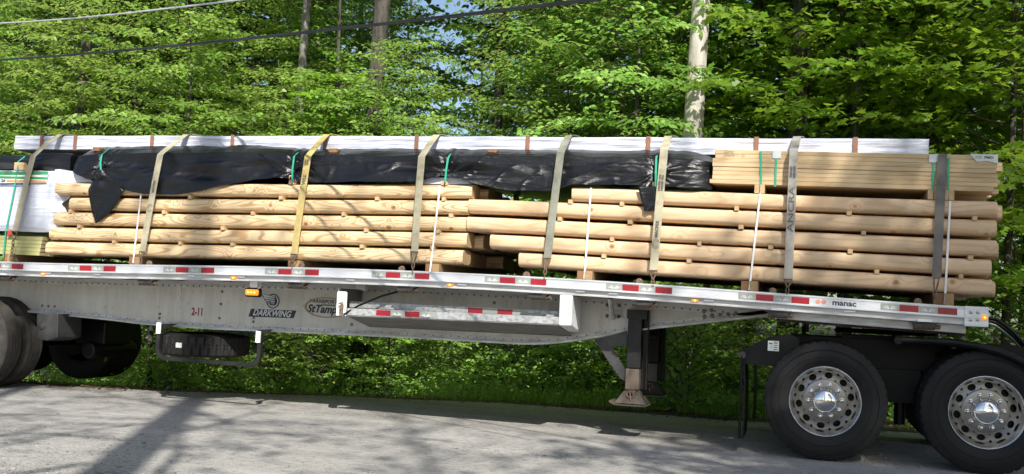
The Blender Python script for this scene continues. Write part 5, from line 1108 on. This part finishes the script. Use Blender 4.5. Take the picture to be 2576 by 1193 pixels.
# ------------------------------------------------------------------ webbing straps with chain ends
def ribbon(g, pts, w, th=.004, wd=(1, 0, 0)):
    n = len(pts); vs = []; fs = []; wd0 = wd
    for i, p in enumerate(pts):
        p = np.array(p); d = np.array(pts[min(i+1, n-1)]) - np.array(pts[max(i-1, 0)]); d /= np.linalg.norm(d); wd = np.array(wd0[i] if isinstance(wd0, list) else wd0, float)
        s = wd - d*np.dot(wd, d); s /= np.linalg.norm(s); o_ = np.cross(s, d); o_ /= np.linalg.norm(o_)
        if o_[1] > 0 or (abs(o_[1]) < .3 and o_[2] < 0): o_ = -o_
        for a, b in ((-1, 0), (1, 0), (1, 1), (-1, 1)): vs.append(p + s*a*w/2 + o_*b*th)
    for i in range(n-1):
        for k in range(4): l = (k+1) % 4; fs.append((4*i+k, 4*i+l, 4*i+4+l, 4*i+4+k))
    fs += [(0,1,2,3), (4*n-1,4*n-2,4*n-3,4*n-4)]; g.add(vs, fs)
SP = [ # webbing foot, hook foot, front fold, top edge, mat, label, print
 ((38,582),(27,655),(83,394),(151,340.5),'strapA','webbing strap crossing the tall white pack at the left border, first of eight',''),
 ((358,634),(354,664),(403.5,389),(468,340.5),'strapA','pale webbing strap over the left part of the black tarpaulin, second of eight','MACPEK'),
 ((740,640),(735,674),(775,393),(821.5,340.8),'strapY','yellowest webbing strap, third of eight from the left','WLL'),
 ((1043,634),(1037.5,688),(1061,394),(1098,342),'strapA','webbing strap just before the gap between the log stacks, fourth of eight',''),
 ((1377,650),(1369,702),(1410.6,383),(1431,344),'strapG','olive webbing strap twisted at its top, fifth of eight',''),
 ((1644,681),(1641.5,720),(1671,375),(1681,345.5),'strapA','webbing strap with a round printed logo, sixth of eight','MACPEK'),
 ((1983,703),(1980,740),(1997,378),(2005.4,347),'strapS','grey webbing strap printed with large letters over the lumber bundle, seventh of eight','ANCRA'),
 ((2356,700),(2349,762),(2371,391.5),(2371.5,391),'strapD','dirty grey webbing strap at the right end of the lumber bundle, last of eight','')]
for i, (wf, hf, fo, to, mt, lb, pr) in enumerate(SP):
    yb = .02; yf = .050 if i != 7 else .130
    a = P(*wf, yb); h = P(*hf, .0); f = P(*fo, yf); top = P(*to, .475 if i < 7 else .16)
    s = thing('webbing_strap', (h[0], 0, h[2]), lb, 'strap', 'webbing straps over the load'); g = MB()
    if i < 7:
        pts = [a + np.array([0, 0, -.01]), a*.66+f*.34 + np.array([0,-.004,0]), a*.33+f*.67+np.array([0,-.006,0]), f, f + np.array([.004, .012, .014])]
        zt = lerp(topc, top[0]) + .012; top[2] = zt-.004
        pts += [f*.5+top*.5 + np.array([0, .0, .006 if i else .02]), top, top + np.array([.02, .06, .012]), np.array([top[0]+.45*(1-i/8), 1.2, zt+.012]), np.array([top[0]+.6*(1-i/8), 2.1, zt]), np.array([top[0]+.6*(1-i/8), 2.6, rt(top[0])+.02])]
    else:
        pts = [a, a*.93+f*.07, a*.5+f*.5, f, f+np.array([0,.03,.012]), np.array([f[0], 1.25, f[2]+.015]), np.array([f[0], 2.4, 2.0]), np.array([f[0], 2.6, rt(f[0])])]
    wds = (1, 0, 0)
    if i == 4: wds = [(1,0,0)]*4 + [(1,.4,.2), (.55,.8,.4)] + [(1,.2,.2)] + [(1,0,0)]*4
    ribbon(g, pts, .074, wd=wds); wb = g.build('webbing', M[mt], s)
    if pr:
        g = MB(); u = a-f; u /= np.linalg.norm(u); sd_ = np.array([1.0, 0, 0]); sd_ -= u*np.dot(sd_, u); sd_ /= np.linalg.norm(sd_)
        def put(t, txt, size, flip=1, bold=.001, sx=1.0, off=0):
            c = f*(1-t)+a*t + np.array([0, -.013, 0]) + sd_*off; text_mb(g, txt, size, c, -u*flip, -sd_*flip, bold=bold, sx=sx)
        if pr == 'MACPEK' and i == 5:
            put(.66, 'MACPEK', .042); put(.28, '5400 LBS  WLL', .024, off=.012); put(.28, '2450 KGS  WLL', .024, off=-.014)
            c = f*(.22)+a*.78 + np.array([0, -.014, 0]); pa = np.array([0, 0, 0]); 
            for r_ in (.032, .02): g.tube([c + sd_*r_*math.cos(t) - u*r_*math.sin(t)*1.4 for t in np.linspace(.5, 2*math.pi-.5, 18)], .0016, 4)
        elif pr == 'MACPEK':
            put(.33, 'MACPEK', .036); c = f*(.45)+a*.55 + np.array([0, -.014, 0])
            for r_ in (.030, .018): g.tube([c + sd_*r_*math.cos(t) - u*r_*math.sin(t)*1.4 for t in np.linspace(.5, 2*math.pi-.5, 18)], .0016, 4)
        elif pr == 'WLL': put(.24, 'WLL', .055, bold=.001); put(.06, '5400', .03, off=.012); put(.06, '2450', .03, off=-.014)
        else: put(.46, 'ANCRA', .07, flip=1, bold=.001, sx=1.7); put(.17, '5400 LBS', .026, off=-.014); put(.17, '2450 KGS', .026, off=.014)
        g.build('print', M['ink'], wb)
    # delta ring and chain links
    g = MB(); tw = .075; dz = min(.11, (a[2]-h[2])*.55); t0 = a + np.array([-tw*.5, -.006, .0]); t1 = a + np.array([tw*.5, -.006, 0]); bt = a*(1-.0) + (h-a)*(dz/max(.01, a[2]-h[2])) + np.array([0, -.006, 0])
    if i == 7: t0 = a + np.array([-.02, 0, 0]); t1 = a + np.array([.02, 0, 0])
    g.tube([t0, t1, t1*.6+bt*.4+np.array([.004,0,0]), bt+np.array([.008,0,.01]), bt, bt+np.array([-.008,0,.01]), t0*.6+bt*.4-np.array([.004,0,0])], .0065, 6, ring=True); g.build('delta_ring', M['rust'], s, smooth=True)
    g = MB(); L = np.linalg.norm(bt-h); n = max(1, int(L/.042)); u = (h-bt)/max(L, .001)
    for k in range(n):
        c = bt + u*(L*(k+.5)/n); sd2 = np.array([1, 0, 0]) if k % 2 == 0 else np.array([.15, -1, 0]); hl = L/n*.5+.007
        g.tube([c + u*hl*math.cos(t)*(1.0) + sd2*.013*math.sin(t) for t in np.linspace(0, 2*math.pi, 13)[:-1]], .0055, 5, ring=True)
    g.tube([h + np.array([0,.0,.01]), h + np.array([.012,.01,-.015]), h+np.array([0,.03,-.02])], .008, 6); g.build('chain_hook', M['rust'], s, smooth=True)
